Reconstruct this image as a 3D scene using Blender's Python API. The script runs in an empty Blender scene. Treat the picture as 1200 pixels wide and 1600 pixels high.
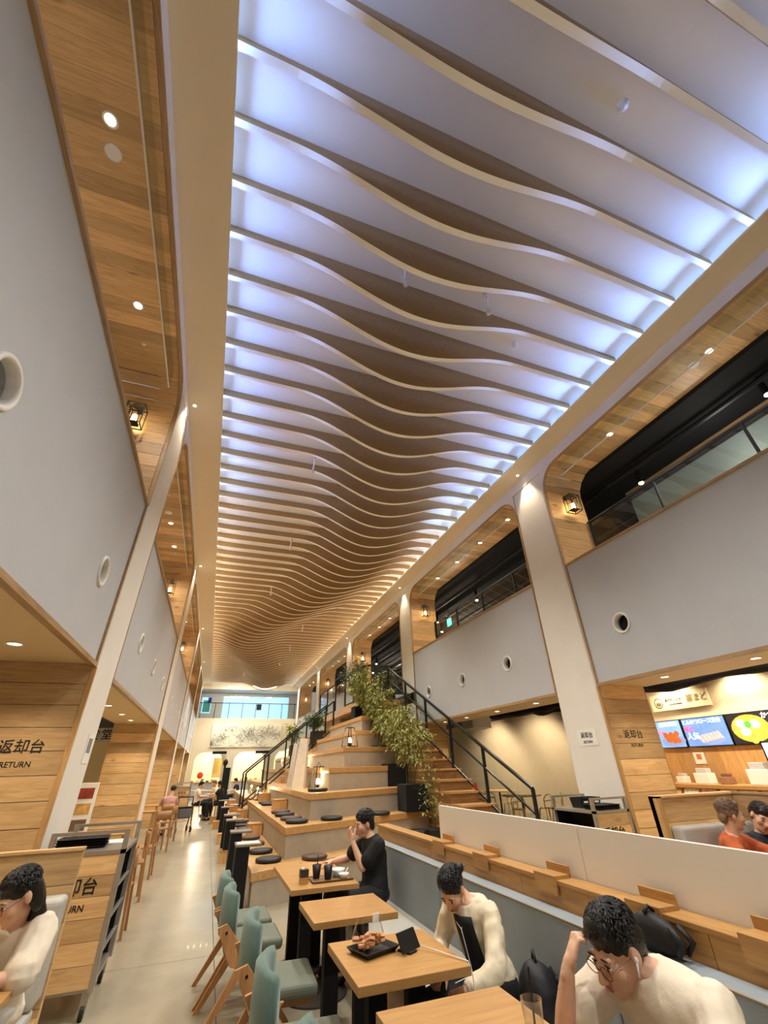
import bpy, math, random
from mathutils import Vector, Matrix
random.seed(7)
scn = bpy.context.scene
COL = scn.collection

# ------------------------------------------------------------------ camera, world, exposure
def cam_setup():
    pitch, yaw, roll, f = 0.547088766, 0.359595425, -0.0282366738, 651.02
    fw = Vector((math.sin(yaw)*math.cos(pitch), math.cos(yaw)*math.cos(pitch), math.sin(pitch)))
    rt = Vector((math.cos(yaw), -math.sin(yaw), 0)); up = rt.cross(fw)
    r = rt*math.cos(roll)+up*math.sin(roll); u = -rt*math.sin(roll)+up*math.cos(roll)
    M = Matrix((r, u, -fw)).transposed().to_4x4(); M.translation = (0, 0, 1.6)
    c = bpy.data.cameras.new('camera'); o = bpy.data.objects.new('camera', c); COL.objects.link(o)
    c.sensor_fit = 'HORIZONTAL'; c.sensor_width = 36; c.lens = 36*f/1200; c.clip_start = .05; c.clip_end = 300
    o.matrix_world = M; scn.camera = o
cam_setup()
vs = scn.view_settings
vs.view_transform = 'Standard'; vs.look = 'None'; vs.gamma = 1; vs.use_curve_mapping = False; vs.exposure = 0.35
W = bpy.data.worlds.new('world'); scn.world = W; W.use_nodes = True
W.node_tree.nodes['Background'].inputs[0].default_value = (.95, .9, .8, 1)
W.node_tree.nodes['Background'].inputs[1].default_value = .25

WARM = (1, .84, .64); NEUT = (1, .96, .89)
def lamp(kind, loc, power, color=WARM, name='lamp_light', to=None, size=.1, cone=90, blend=.6, sx=None, sy=None, parent=None):
    l = bpy.data.lights.new(name, kind); l.energy = power; l.color = color
    if kind == 'AREA':
        l.shape = 'RECTANGLE'; l.size = sx or size; l.size_y = sy or size
    else: l.shadow_soft_size = size
    if kind == 'SPOT': l.spot_size = math.radians(cone); l.spot_blend = blend
    o = bpy.data.objects.new(name, l); COL.objects.link(o); o.location = loc
    if to is not None: o.rotation_euler = (Vector(to)-Vector(loc)).to_track_quat('-Z', 'Y').to_euler()
    return o

# ------------------------------------------------------------------ materials
def lin(r, g, b):
    f = lambda c: (c/255/12.92) if c/255 <= .04045 else ((c/255+.055)/1.055)**2.4
    return (f(r), f(g), f(b), 1)
MATS = {}
def mat(name, rgb, rough=.5, metal=0, noise=0, nscale=8, bump=0, bscale=60, emit=0, ecol=None, alpha=None, trans=0, ior=1.45, coat=0, sss=0, rnd=0, spec=None, sheen=0):
    if name in MATS: return MATS[name]
    m = bpy.data.materials.new(name); m.use_nodes = True; MATS[name] = m
    nt = m.node_tree; b = nt.nodes['Principled BSDF']; I = b.inputs
    c = lin(*rgb); I['Base Color'].default_value = c; I['Roughness'].default_value = rough; I['Metallic'].default_value = metal
    I['IOR'].default_value = ior; I['Transmission Weight'].default_value = trans; I['Coat Weight'].default_value = coat
    if sss: I['Subsurface Weight'].default_value = sss; I['Subsurface Radius'].default_value = (.02, .008, .004)
    if spec is not None: I['Specular IOR Level'].default_value = spec
    if sheen: I['Sheen Weight'].default_value = sheen
    if alpha is not None: I['Alpha'].default_value = alpha
    if emit: I['Emission Color'].default_value = lin(*ecol) if ecol else c; I['Emission Strength'].default_value = emit
    N = nt.nodes.new; L = nt.links.new
    if noise or bump or rnd: tc = N('ShaderNodeTexCoord')
    if noise or rnd:
        hs = N('ShaderNodeHueSaturation'); hs.inputs['Color'].default_value = c; L(hs.outputs[0], I['Base Color'])
        ad = N('ShaderNodeMath'); ad.operation = 'ADD'; ad.inputs[0].default_value = 0; ad.inputs[1].default_value = 1.0
        if noise:
            n = N('ShaderNodeTexNoise'); n.inputs['Scale'].default_value = nscale; n.inputs['Detail'].default_value = 6; n.inputs['Roughness'].default_value = .65
            L(tc.outputs['Object'], n.inputs['Vector'])
            mr = N('ShaderNodeMapRange'); mr.inputs['From Min'].default_value = .3; mr.inputs['From Max'].default_value = .7
            mr.inputs['To Min'].default_value = -noise; mr.inputs['To Max'].default_value = noise; L(n.outputs['Fac'], mr.inputs['Value']); L(mr.outputs[0], ad.inputs[0])
        last = ad
        if rnd:
            oi = N('ShaderNodeObjectInfo'); m2 = N('ShaderNodeMath'); m2.operation = 'MULTIPLY_ADD'; L(oi.outputs['Random'], m2.inputs[0]); m2.inputs[1].default_value = 2*rnd; m2.inputs[2].default_value = -rnd
            a2 = N('ShaderNodeMath'); a2.operation = 'ADD'; L(ad.outputs[0], a2.inputs[0]); L(m2.outputs[0], a2.inputs[1]); last = a2
        L(last.outputs[0], hs.inputs['Value'])
    if bump:
        n = N('ShaderNodeTexNoise'); n.inputs['Scale'].default_value = bscale; n.inputs['Detail'].default_value = 4; L(tc.outputs['Object'], n.inputs['Vector'])
        bp = N('ShaderNodeBump'); bp.inputs['Strength'].default_value = bump; bp.inputs['Distance'].default_value = .01; L(n.outputs['Fac'], bp.inputs['Height']); L(bp.outputs[0], I['Normal'])
    return m
def wood(name, rgb, dark, axis='X', rough=.42, rnd=.16, scale=1.0, knots=True):
    if name in MATS: return MATS[name]
    m = bpy.data.materials.new(name); m.use_nodes = True; MATS[name] = m
    nt = m.node_tree; b = nt.nodes['Principled BSDF']; N = nt.nodes.new; L = nt.links.new
    b.inputs['Roughness'].default_value = rough
    tc = N('ShaderNodeTexCoord'); oi = N('ShaderNodeObjectInfo')
    mv = N('ShaderNodeVectorMath'); mv.operation = 'ADD'
    sc = N('ShaderNodeMath'); sc.operation = 'MULTIPLY'; sc.inputs[1].default_value = 37; L(oi.outputs['Random'], sc.inputs[0])
    L(tc.outputs['Object'], mv.inputs[0]); L(sc.outputs[0], mv.inputs[1])
    mp = N('ShaderNodeMapping'); s = {'X': (.9, 11, 11), 'Y': (11, .9, 11), 'Z': (11, 11, .9)}[axis]
    mp.inputs['Scale'].default_value = tuple(k*scale*1.7 for k in s); L(mv.outputs[0], mp.inputs['Vector'])
    n = N('ShaderNodeTexNoise'); n.inputs['Scale'].default_value = 1.6; n.inputs['Detail'].default_value = 8; n.inputs['Roughness'].default_value = .62; n.inputs['Distortion'].default_value = 1.2; L(mp.outputs[0], n.inputs['Vector'])
    cr = N('ShaderNodeValToRGB'); e = cr.color_ramp.elements
    e[0].position = .28; e[0].color = lin(*dark); e[1].position = .62; e[1].color = lin(*rgb); L(n.outputs['Fac'], cr.inputs[0])
    last = cr.outputs[0]
    if knots:
        v = N('ShaderNodeTexVoronoi'); v.inputs['Scale'].default_value = 1.1; mk = N('ShaderNodeMapping')
        k = {'X': (1, 2.6, 2.6), 'Y': (2.6, 1, 2.6), 'Z': (2.6, 2.6, 1)}[axis]; mk.inputs['Scale'].default_value = k
        L(mv.outputs[0], mk.inputs['Vector']); L(mk.outputs[0], v.inputs['Vector'])
        mr = N('ShaderNodeMapRange'); mr.inputs['From Min'].default_value = .02; mr.inputs['From Max'].default_value = .11; L(v.outputs['Distance'], mr.inputs['Value'])
        mx = N('ShaderNodeMix'); mx.data_type = 'RGBA'; L(mr.outputs[0], mx.inputs['Factor']); mx.inputs['A'].default_value = lin(*[int(q*.55) for q in dark]); L(last, mx.inputs['B']); last = mx.outputs['Result']
    hs = N('ShaderNodeHueSaturation'); m2 = N('ShaderNodeMath'); m2.operation = 'MULTIPLY_ADD'; L(oi.outputs['Random'], m2.inputs[0]); m2.inputs[1].default_value = 2*rnd; m2.inputs[2].default_value = 1-rnd
    L(m2.outputs[0], hs.inputs['Value']); L(last, hs.inputs['Color']); L(hs.outputs[0], b.inputs['Base Color'])
    bp = N('ShaderNodeBump'); bp.inputs['Strength'].default_value = .12; bp.inputs['Distance'].default_value = .004; L(n.outputs['Fac'], bp.inputs['Height']); L(bp.outputs[0], b.inputs['Normal'])
    return m

PLASTER = mat('plaster_white', (190, 191, 192), .7, noise=.03, nscale=2, bump=.05, bscale=25)
COLM = mat('column_plaster', (232, 226, 214), .65, noise=.03, nscale=2, bump=.12, bscale=14)
CREAM = mat('cream_paint', (226, 208, 172), .7, noise=.03, nscale=3)
SOFFIT = mat('soffit_paint', (240, 228, 204), .55, noise=.02, nscale=2)
PANELC = mat('ceiling_panel_paint', (244, 240, 234), .7, noise=.02, nscale=3)
FINFACE = mat('fin_face_board', (170, 138, 94), .7, noise=.12, nscale=25)
FINEDGE = mat('fin_edge_cream', (252, 246, 234), .6)
WOODX = wood('oak_planks_x', (218, 180, 126), (186, 146, 96), 'X', rnd=.30)
WOODY = wood('oak_trim_y', (182, 148, 106), (150, 116, 80), 'Y', rnd=.05, knots=False)
WOODZ = wood('oak_boards_z', (208, 164, 104), (176, 130, 76), 'Z')
TOPW = wood('table_top_oak', (190, 144, 84), (170, 122, 66), 'X', rough=.35, rnd=.06, knots=False)
TREADW = wood('tread_oak', (206, 162, 104), (174, 128, 74), 'Y', rough=.35, rnd=.05)
CONC = mat('grey_concrete_riser', (176, 165, 146), .75, noise=.08, nscale=5, bump=.1, bscale=30)
BLACK = mat('black_metal', (16, 16, 18), .45, rnd=.05)
BLACKM = mat('black_matte', (11, 11, 12), .85)
STEEL = mat('grey_steel', (176, 170, 160), .36, metal=.7, noise=.05, nscale=10)
def glass_mat(name, tint, mixf):
    m = bpy.data.materials.new(name); m.use_nodes = True; nt = m.node_tree; nt.nodes.clear()
    o = nt.nodes.new('ShaderNodeOutputMaterial'); g = nt.nodes.new('ShaderNodeBsdfGlossy'); t = nt.nodes.new('ShaderNodeBsdfTransparent'); x = nt.nodes.new('ShaderNodeMixShader'); lw = nt.nodes.new('ShaderNodeLayerWeight')
    p = nt.nodes.new('ShaderNodeMath'); p.operation = 'POWER'; p.inputs[1].default_value = 4; a = nt.nodes.new('ShaderNodeMath'); a.operation = 'MULTIPLY_ADD'; a.inputs[1].default_value = .8; a.inputs[2].default_value = mixf
    g.inputs['Roughness'].default_value = .02; t.inputs[0].default_value = (*tint, 1)
    nt.links.new(lw.outputs['Facing'], p.inputs[0]); nt.links.new(p.outputs[0], a.inputs[0]); nt.links.new(a.outputs[0], x.inputs[0])
    nt.links.new(t.outputs[0], x.inputs[1]); nt.links.new(g.outputs[0], x.inputs[2]); nt.links.new(x.outputs[0], o.inputs[0]); return m
GLASS = glass_mat('clear_pane', (.93, .97, .95), .05)
GLASSD = glass_mat('grey_pane', (.75, .84, .82), .10)
GLOW = mat('lamp_glow', (255, 240, 210), .5, emit=25, ecol=(255, 226, 170))
GLOWS = mat('downlight_glow', (255, 244, 222), .5, emit=14, ecol=(255, 232, 190))
WHITEP = mat('white_plastic', (232, 228, 220), .45)
PAPER = mat('white_paper', (238, 234, 224), .7)
INK = mat('black_ink', (22, 18, 16), .6)

# ------------------------------------------------------------------ mesh helpers
class MB:
    def __init__(s): s.v = []; s.f = []; s.m = []
    def add(s, vs, fs, mi=0):
        o = len(s.v); s.v += [tuple(v) for v in vs]; s.f += [tuple(i+o for i in f) for f in fs]; s.m += [mi]*len(fs); return s
    def box(s, x0, x1, y0, y1, z0, z1, mi=0):
        return s.add([(x0,y0,z0),(x1,y0,z0),(x1,y1,z0),(x0,y1,z0),(x0,y0,z1),(x1,y0,z1),(x1,y1,z1),(x0,y1,z1)],
                     [(0,3,2,1),(4,5,6,7),(0,1,5,4),(1,2,6,5),(2,3,7,6),(3,0,4,7)], mi)
    def hexa(s, p, mi=0):
        return s.add(p, [(0,3,2,1),(4,5,6,7),(0,1,5,4),(1,2,6,5),(2,3,7,6),(3,0,4,7)], mi)
    def obox(s, c, h, R, mi=0):
        c = Vector(c); P = []
        for z in (-1, 1):
            for x, y in ((-1,-1),(1,-1),(1,1),(-1,1)): P.append(c+R@Vector((x*h[0], y*h[1], z*h[2])))
        return s.hexa(P, mi)
    def rings(s, R, close=True, caps=True, mi=0):
        n = len(R[0]); V = [p for r in R for p in r]; F = []
        for i in range(len(R)-1):
            for j in range(n if close else n-1):
                k = (j+1) % n; F.append((i*n+j, i*n+k, (i+1)*n+k, (i+1)*n+j))
        if caps: F.append(tuple(range(n-1, -1, -1))); F.append(tuple((len(R)-1)*n+j for j in range(n)))
        return s.add(V, F, mi)
    def tube(s, pts, r, n=8, caps=True, mi=0):
        pts = [Vector(p) for p in pts]; rr = r if isinstance(r, (list, tuple)) else [r]*len(pts); R = []
        d0 = (pts[1]-pts[0]).normalized(); a = d0.orthogonal().normalized()
        for i, p in enumerate(pts):
            d = (pts[min(i+1, len(pts)-1)]-pts[max(i-1, 0)]).normalized(); a = (a-d*a.dot(d)).normalized(); b = d.cross(a)
            R.append([p+(a*math.cos(t)+b*math.sin(t))*rr[i] for t in [2*math.pi*j/n for j in range(n)]])
        return s.rings(R, True, caps, mi)
    def cyl(s, p0, p1, r0, r1=None, n=12, mi=0): return s.tube([p0, p1], [r0, r0 if r1 is None else r1], n, True, mi)
    def bar(s, p0, p1, w, h, mi=0):
        p0 = Vector(p0); p1 = Vector(p1); d = (p1-p0).normalized(); up = Vector((0,0,1)) if abs(d.z) < .95 else Vector((0,1,0))
        a = d.cross(up).normalized()*w/2; b = a.cross(d).normalized()*h/2
        return s.rings([[p-a-b, p+a-b, p+a+b, p-a+b] for p in (p0, p1)], True, True, mi)
    def lathe(s, c, prof, n=16, mi=0, R=None, caps=True):
        c = Vector(c); Rg = []
        for r, z in prof:
            Rg.append([c+(R@Vector((r*math.cos(t), r*math.sin(t), z)) if R else Vector((r*math.cos(t), r*math.sin(t), z))) for t in [2*math.pi*j/n for j in range(n)]])
        return s.rings(Rg, True, caps, mi)
    def ell(s, c, r, R=None, nu=14, nv=9, mi=0):
        c = Vector(c); V = []; F = []
        P = lambda x, y, z: c+(R@Vector((x*r[0], y*r[1], z*r[2])) if R else Vector((x*r[0], y*r[1], z*r[2])))
        V.append(P(0,0,-1))
        for i in range(1, nv):
            ph = -math.pi/2+math.pi*i/nv
            for j in range(nu): t = 2*math.pi*j/nu; V.append(P(math.cos(ph)*math.cos(t), math.cos(ph)*math.sin(t), math.sin(ph)))
        V.append(P(0,0,1)); T = len(V)-1
        for j in range(nu):
            k = (j+1) % nu; F.append((0, 1+k, 1+j))
            for i in range(nv-2): F.append((1+i*nu+j, 1+i*nu+k, 1+(i+1)*nu+k, 1+(i+1)*nu+j))
            F.append((1+(nv-2)*nu+j, 1+(nv-2)*nu+k, T))
        return s.add(V, F, mi)
    def prism(s, poly, a, b, axis='Z', mi=0):
        def P(u, v, w): return {'Z': (u, v, w), 'X': (w, u, v), 'Y': (u, w, v)}[axis]
        n = len(poly); V = [P(u, v, a) for u, v in poly]+[P(u, v, b) for u, v in poly]
        ar = sum(poly[i][0]*poly[(i+1)%n][1]-poly[(i+1)%n][0]*poly[i][1] for i in range(n))
        sg = (ar > 0) ^ (b < a) ^ (axis == 'Y'); F = []
        for i in range(n):
            k = (i+1) % n; q = (i, k, n+k, n+i); F.append(q if sg else q[::-1])
        bt = tuple(range(n-1, -1, -1)); tp = tuple(range(n, 2*n)); F += [bt if sg else bt[::-1], tp if sg else tp[::-1]]
        return s.add(V, F, mi)
    def build(s, name, mats, parent=None, smooth=False, bevel=0, bseg=2, kind=None, auto=None):
        me = bpy.data.meshes.new(name); me.from_pydata(s.v, [], s.f); me.validate()
        for m in (mats if isinstance(mats, (list, tuple)) else [mats]): me.materials.append(m)
        if any(s.m): me.polygons.foreach_set('material_index', s.m[:len(me.polygons)])
        if smooth: me.polygons.foreach_set('use_smooth', [True]*len(me.polygons))
        o = bpy.data.objects.new(name, me); COL.objects.link(o)
        if parent is not None: attach(o, parent)
        if bevel:
            b = o.modifiers.new('bevel', 'BEVEL'); b.width = bevel; b.segments = bseg; b.limit_method = 'ANGLE'
        if kind: o['kind'] = kind
        return o
def attach(o, parent):                     # built in world coordinates, parent keeps its place
    o.parent = parent; o.matrix_parent_inverse = WM[parent.name].inverted() if parent.name in WM else Matrix()
WM = {}
def tag(o, label, cat=None, group=None, kind=None):
    o['label'] = label
    if cat: o['category'] = cat
    if group: o['group'] = group
    if kind: o['kind'] = kind
    return o
def thing(name, label, cat, loc=(0,0,0), rz=0, group=None, local=True):
    o = bpy.data.objects.new(name, None); COL.objects.link(o); o.location = loc; o.rotation_euler = (0, 0, rz); o.empty_display_size = .1
    if not local: WM[o.name] = Matrix.Translation(loc) @ Matrix.Rotation(rz, 4, 'Z')
    return tag(o, label, cat, group)
def struct(o, label=None):
    o['kind'] = 'structure'
    if label: o['label'] = label
    return o
def copy_tree(o, loc=None, rz=None, label=None, parent=None):
    c = o.copy(); COL.objects.link(c); c.parent = parent
    if loc is not None: c.location = loc
    if rz is not None: c.rotation_euler = (0, 0, rz)
    if label: c['label'] = label
    for ch in list(o.children): copy_tree(ch, parent=c)
    return c
def inst(src, name, parent=None, loc=None, mtx=None):
    o = bpy.data.objects.new(name, src); COL.objects.link(o)
    if parent is not None: attach(o, parent)
    if mtx is not None: o.matrix_basis = mtx
    elif loc is not None: o.location = loc
    return o
def mesh_of(mb, name, mats, smooth=False):
    me = bpy.data.meshes.new(name); me.from_pydata(mb.v, [], mb.f); me.validate()
    for m in (mats if isinstance(mats, (list, tuple)) else [mats]): me.materials.append(m)
    if any(mb.m): me.polygons.foreach_set('material_index', mb.m[:len(me.polygons)])
    if smooth: me.polygons.foreach_set('use_smooth', [True]*len(me.polygons))
    return me
def text(body, size, m, parent, loc, right, up, name='lettering', align='CENTER', extrude=.0015, squash=1):
    cu = bpy.data.curves.new('txt', 'FONT'); cu.body = body; cu.size = size; cu.align_x = align; cu.align_y = 'CENTER'; cu.extrude = extrude; cu.offset = size*.010; cu.resolution_u = 3
    t = bpy.data.objects.new('txt', cu); COL.objects.link(t); bpy.context.view_layer.update()
    me = bpy.data.meshes.new_from_object(t.evaluated_get(bpy.context.evaluated_depsgraph_get())); bpy.data.objects.remove(t)
    r = Vector(right).normalized(); u = Vector(up).normalized(); n = r.cross(u)
    M = Matrix((r*squash, u, n)).transposed().to_4x4(); M.translation = loc
    me.transform(M); me.materials.clear(); me.materials.append(m); me.name = name
    o = bpy.data.objects.new(name, me); COL.objects.link(o)
    if parent is not None: attach(o, parent)
    o['kind'] = 'stuff'                     # flat print, letters too small to pick apart
    return o
RZ = lambda a: Matrix.Rotation(a, 3, 'Z')
def frame_from(fw, up=(0,0,1)):
    f = Vector(fw).normalized(); r = f.cross(Vector(up)).normalized(); u = r.cross(f)
    return Matrix((r, f, u)).transposed()

# ================================================================== THE HALL
XL, XR, ZS, ZP, ZO, PZ0, PZ1 = -1.29, 5.5, 6.95, 7.17, 6.72, 2.62, 4.6
CC = [-1.1, 5.9, 12.9, 19.9, 26.9, 33.9]; HW = .47; YF = 34.4; YB = -4.0

# floor: dark bed with concrete slabs laid on it
floor = struct(MB().box(-7.5, 15.5, YB, 39.5, -.2, -.012).build('floor', mat('floor_joint', (88, 80, 68), .8)), 'polished beige concrete floor of the hall')
FLOORM = mat('polished_concrete', (156, 147, 126), .26, noise=.10, nscale=1.3, bump=.04, bscale=3, coat=.15)
xs = [-7.5, -2.25, .35, 3.0, 5.45, 15.5]; ys = [YB, 1.8, 6.2, 10.6, 15.0, 19.4, 23.8, 28.2, 39.5]
for i in range(len(xs)-1):
    for j in range(len(ys)-1):
        MB().box(xs[i]+.003, xs[i+1]-.003, ys[j]+.003, ys[j+1]-.003, -.03, 0).build('floor_slab', FLOORM, floor)

# ceiling: panel, ledges, wavy fins, LED strips in the coves
ceiling = struct(MB().box(XL-.35, XR+.35, YB, YF+.3, ZP, ZP+.08).build('ceiling', PANELC), 'white ceiling panel washed blue from its edges')
LX, RX = -.74, 5.04
MB().box(XL-.3, LX, YB, YF, ZS, ZS+.025).build('ledge_soffit', SOFFIT, ceiling, bevel=.006)
MB().box(RX, XR+.3, YB, YF, ZS, ZS+.025).build('ledge_soffit', SOFFIT, ceiling, bevel=.006)
MB().box(XL-.36, XL-.3, YB, YF, 6.72, ZP).build('cove_back', PLASTER, ceiling)
MB().box(XR+.3, XR+.36, YB, YF, 6.72, ZP).build('cove_back', PLASTER, ceiling)
path = [(-4, 1.0), (0, 1.2), (1.3, 1.4), (3.5, 1.75), (5, 2.15), (8, 2.85), (10.3, 3.1), (12.5, 2.95), (14.5, 2.55), (16.5, 1.95), (17.7, 1.5), (19.2, 1.08), (20.8, .88), (22, .92), (24.3, 1.35), (27.2, 2.1), (30.6, 2.75), (35, 3.0)]
def wave_centre(y):
    for (a, u), (b, v) in zip(path[:-1], path[1:]):
        if a <= y <= b:
            t = (y-a)/(b-a); return u+(v-u)*(t*t*(3-2*t)*.35+t*.65)
    return path[-1][1]
def fin_bottom(x, y):
    c = wave_centre(y); hw = 1.72 if x < c else 1.9
    t = abs(x-c)/hw; z = ZP-.145
    if t < 1: z -= (.46+.06*math.sin(y*.23))*.5*(1+math.cos(math.pi*t))
    return z
k = -9
while 1.285+.535*k < YF-.1:
    y = 1.285+.535*k; x0, x1 = LX-.12, RX+.12; n = 56; m = MB()
    X = [x0+(x1-x0)*i/n for i in range(n+1)]; Z = [fin_bottom(x, y) for x in X]
    V = []
    for x, z in zip(X, Z): V += [(x, y, ZP-.001), (x, y, z), (x, y+.065, z), (x, y+.065, ZP-.001)]
    F = []; mi = []
    for i in range(n):
        a, b = 4*i, 4*i+4
        F += [(a, a+1, b+1, b), (a+1, a+2, b+2, b+1), (a+2, a+3, b+3, b+2)]; mi += [0, 1, 0]
    F += [(0, 3, 2, 1), (4*n, 4*n+1, 4*n+2, 4*n+3)]; mi += [0, 0]
    m.add(V, F); m.m = mi
    m.build('ceiling_fin', [FINFACE, FINEDGE], ceiling)
    k += 1
def led_colour(y):
    st = [(-4, (.30, .49, 1)), (5.5, (.22, .40, 1)), (8, (.34, .54, 1)), (10.5, (.85, .85, .95)), (13, (1, .90, .74)), (20, (1, .88, .70)), (24, (1, .88, .74)), (29, (1, .92, .80)), (31, (.75, .85, 1)), (35, (.6, .75, 1))]
    for (a, u), (b, v) in zip(st[:-1], st[1:]):
        if a <= y <= b: t = (y-a)/(b-a); return tuple(p+(q-p)*t for p, q in zip(u, v))
    return st[-1][1]
def emat(name, col, e):
    m = bpy.data.materials.new(name); m.use_nodes = True; b = m.node_tree.nodes['Principled BSDF']
    b.inputs['Base Color'].default_value = (.1, .1, .1, 1); b.inputs['Emission Color'].default_value = (*col, 1); b.inputs['Emission Strength'].default_value = e; return m
LEDP = 6
for s in (-1, 1):
    y = YB
    while y < YF-.3:
        y1 = min(y+1.6, YF-.1); xa = LX-.22 if s < 0 else RX+.22; ym = (y+y1)/2; col = led_colour(ym)
        m = MB(); q = [(xa, y+.01, ZS+.027), (xa, y1-.01, ZS+.027), (xa+s*.03, y1-.01, ZS+.05), (xa+s*.03, y+.01, ZS+.05)]
        m.add(q, [(0, 1, 2, 3) if s > 0 else (3, 2, 1, 0)])
        m.build('led_strip', emat('led_%d_%d' % (s, int(y*10)), col, LEDP), ceiling)
        k = 1.0 if ym < 9 else (.55 if ym < 22 else .5)
        l = lamp('AREA', (xa-s*.005, ym, ZS+.034), 7.6*k*(y1-y)*(1.2 if s > 0 else 1), col, 'cove_led', to=(xa-s*1.0, ym, ZS+.045+.20), sx=.03, sy=y1-y)
        l.rotation_euler = (0, s*(math.pi/2+.075), 0)
        l.data.spread = math.radians(55); l.data.size = .03; l.data.size_y = y1-y
        y = y1
# the strip also closes the far end of the cove
struct(MB().box(XL-.3, XR+.3, YB-.2, YB, 0, 7.3).build('wall_back', PLASTER))

# ---- side walls
def plate_holes(m, X, y0, y1, z0, z1, holes, o, depth, n=28):
    def q(a, b, c, d): m.add([(X, a, c), (X, b, c), (X, b, d), (X, a, d)], [(0, 1, 2, 3) if o < 0 else (3, 2, 1, 0)])
    h = .26; y = y0
    for (yc, zc, r) in sorted(holes):
        q(y, yc-h, z0, z1); q(yc-h, yc+h, z0, zc-h); q(yc-h, yc+h, zc+h, z1)
        C = []; S = []
        for j in range(n):
            t = 2*math.pi*j/n+math.pi/4; c, s_ = math.cos(t), math.sin(t); C.append((X, yc+r*c, zc+r*s_)); k = h/max(abs(c), abs(s_)); S.append((X, yc+k*c, zc+k*s_))
        B = [(X+o*depth, p[1], p[2]) for p in C]; V = S+C+B; F = []
        for j in range(n):
            k = (j+1) % n; f = [(j, k, n+k, n+j), (n+j, n+k, 2*n+k, 2*n+j)]; F += f if o < 0 else [g[::-1] for g in f]
        m.add(V, F, 0); m.add(B, [tuple(range(n)) if o < 0 else tuple(range(n-1, -1, -1))], 1); y = yc+h
    q(y, y1, z0, z1)
PORT_SRC = {}
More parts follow.
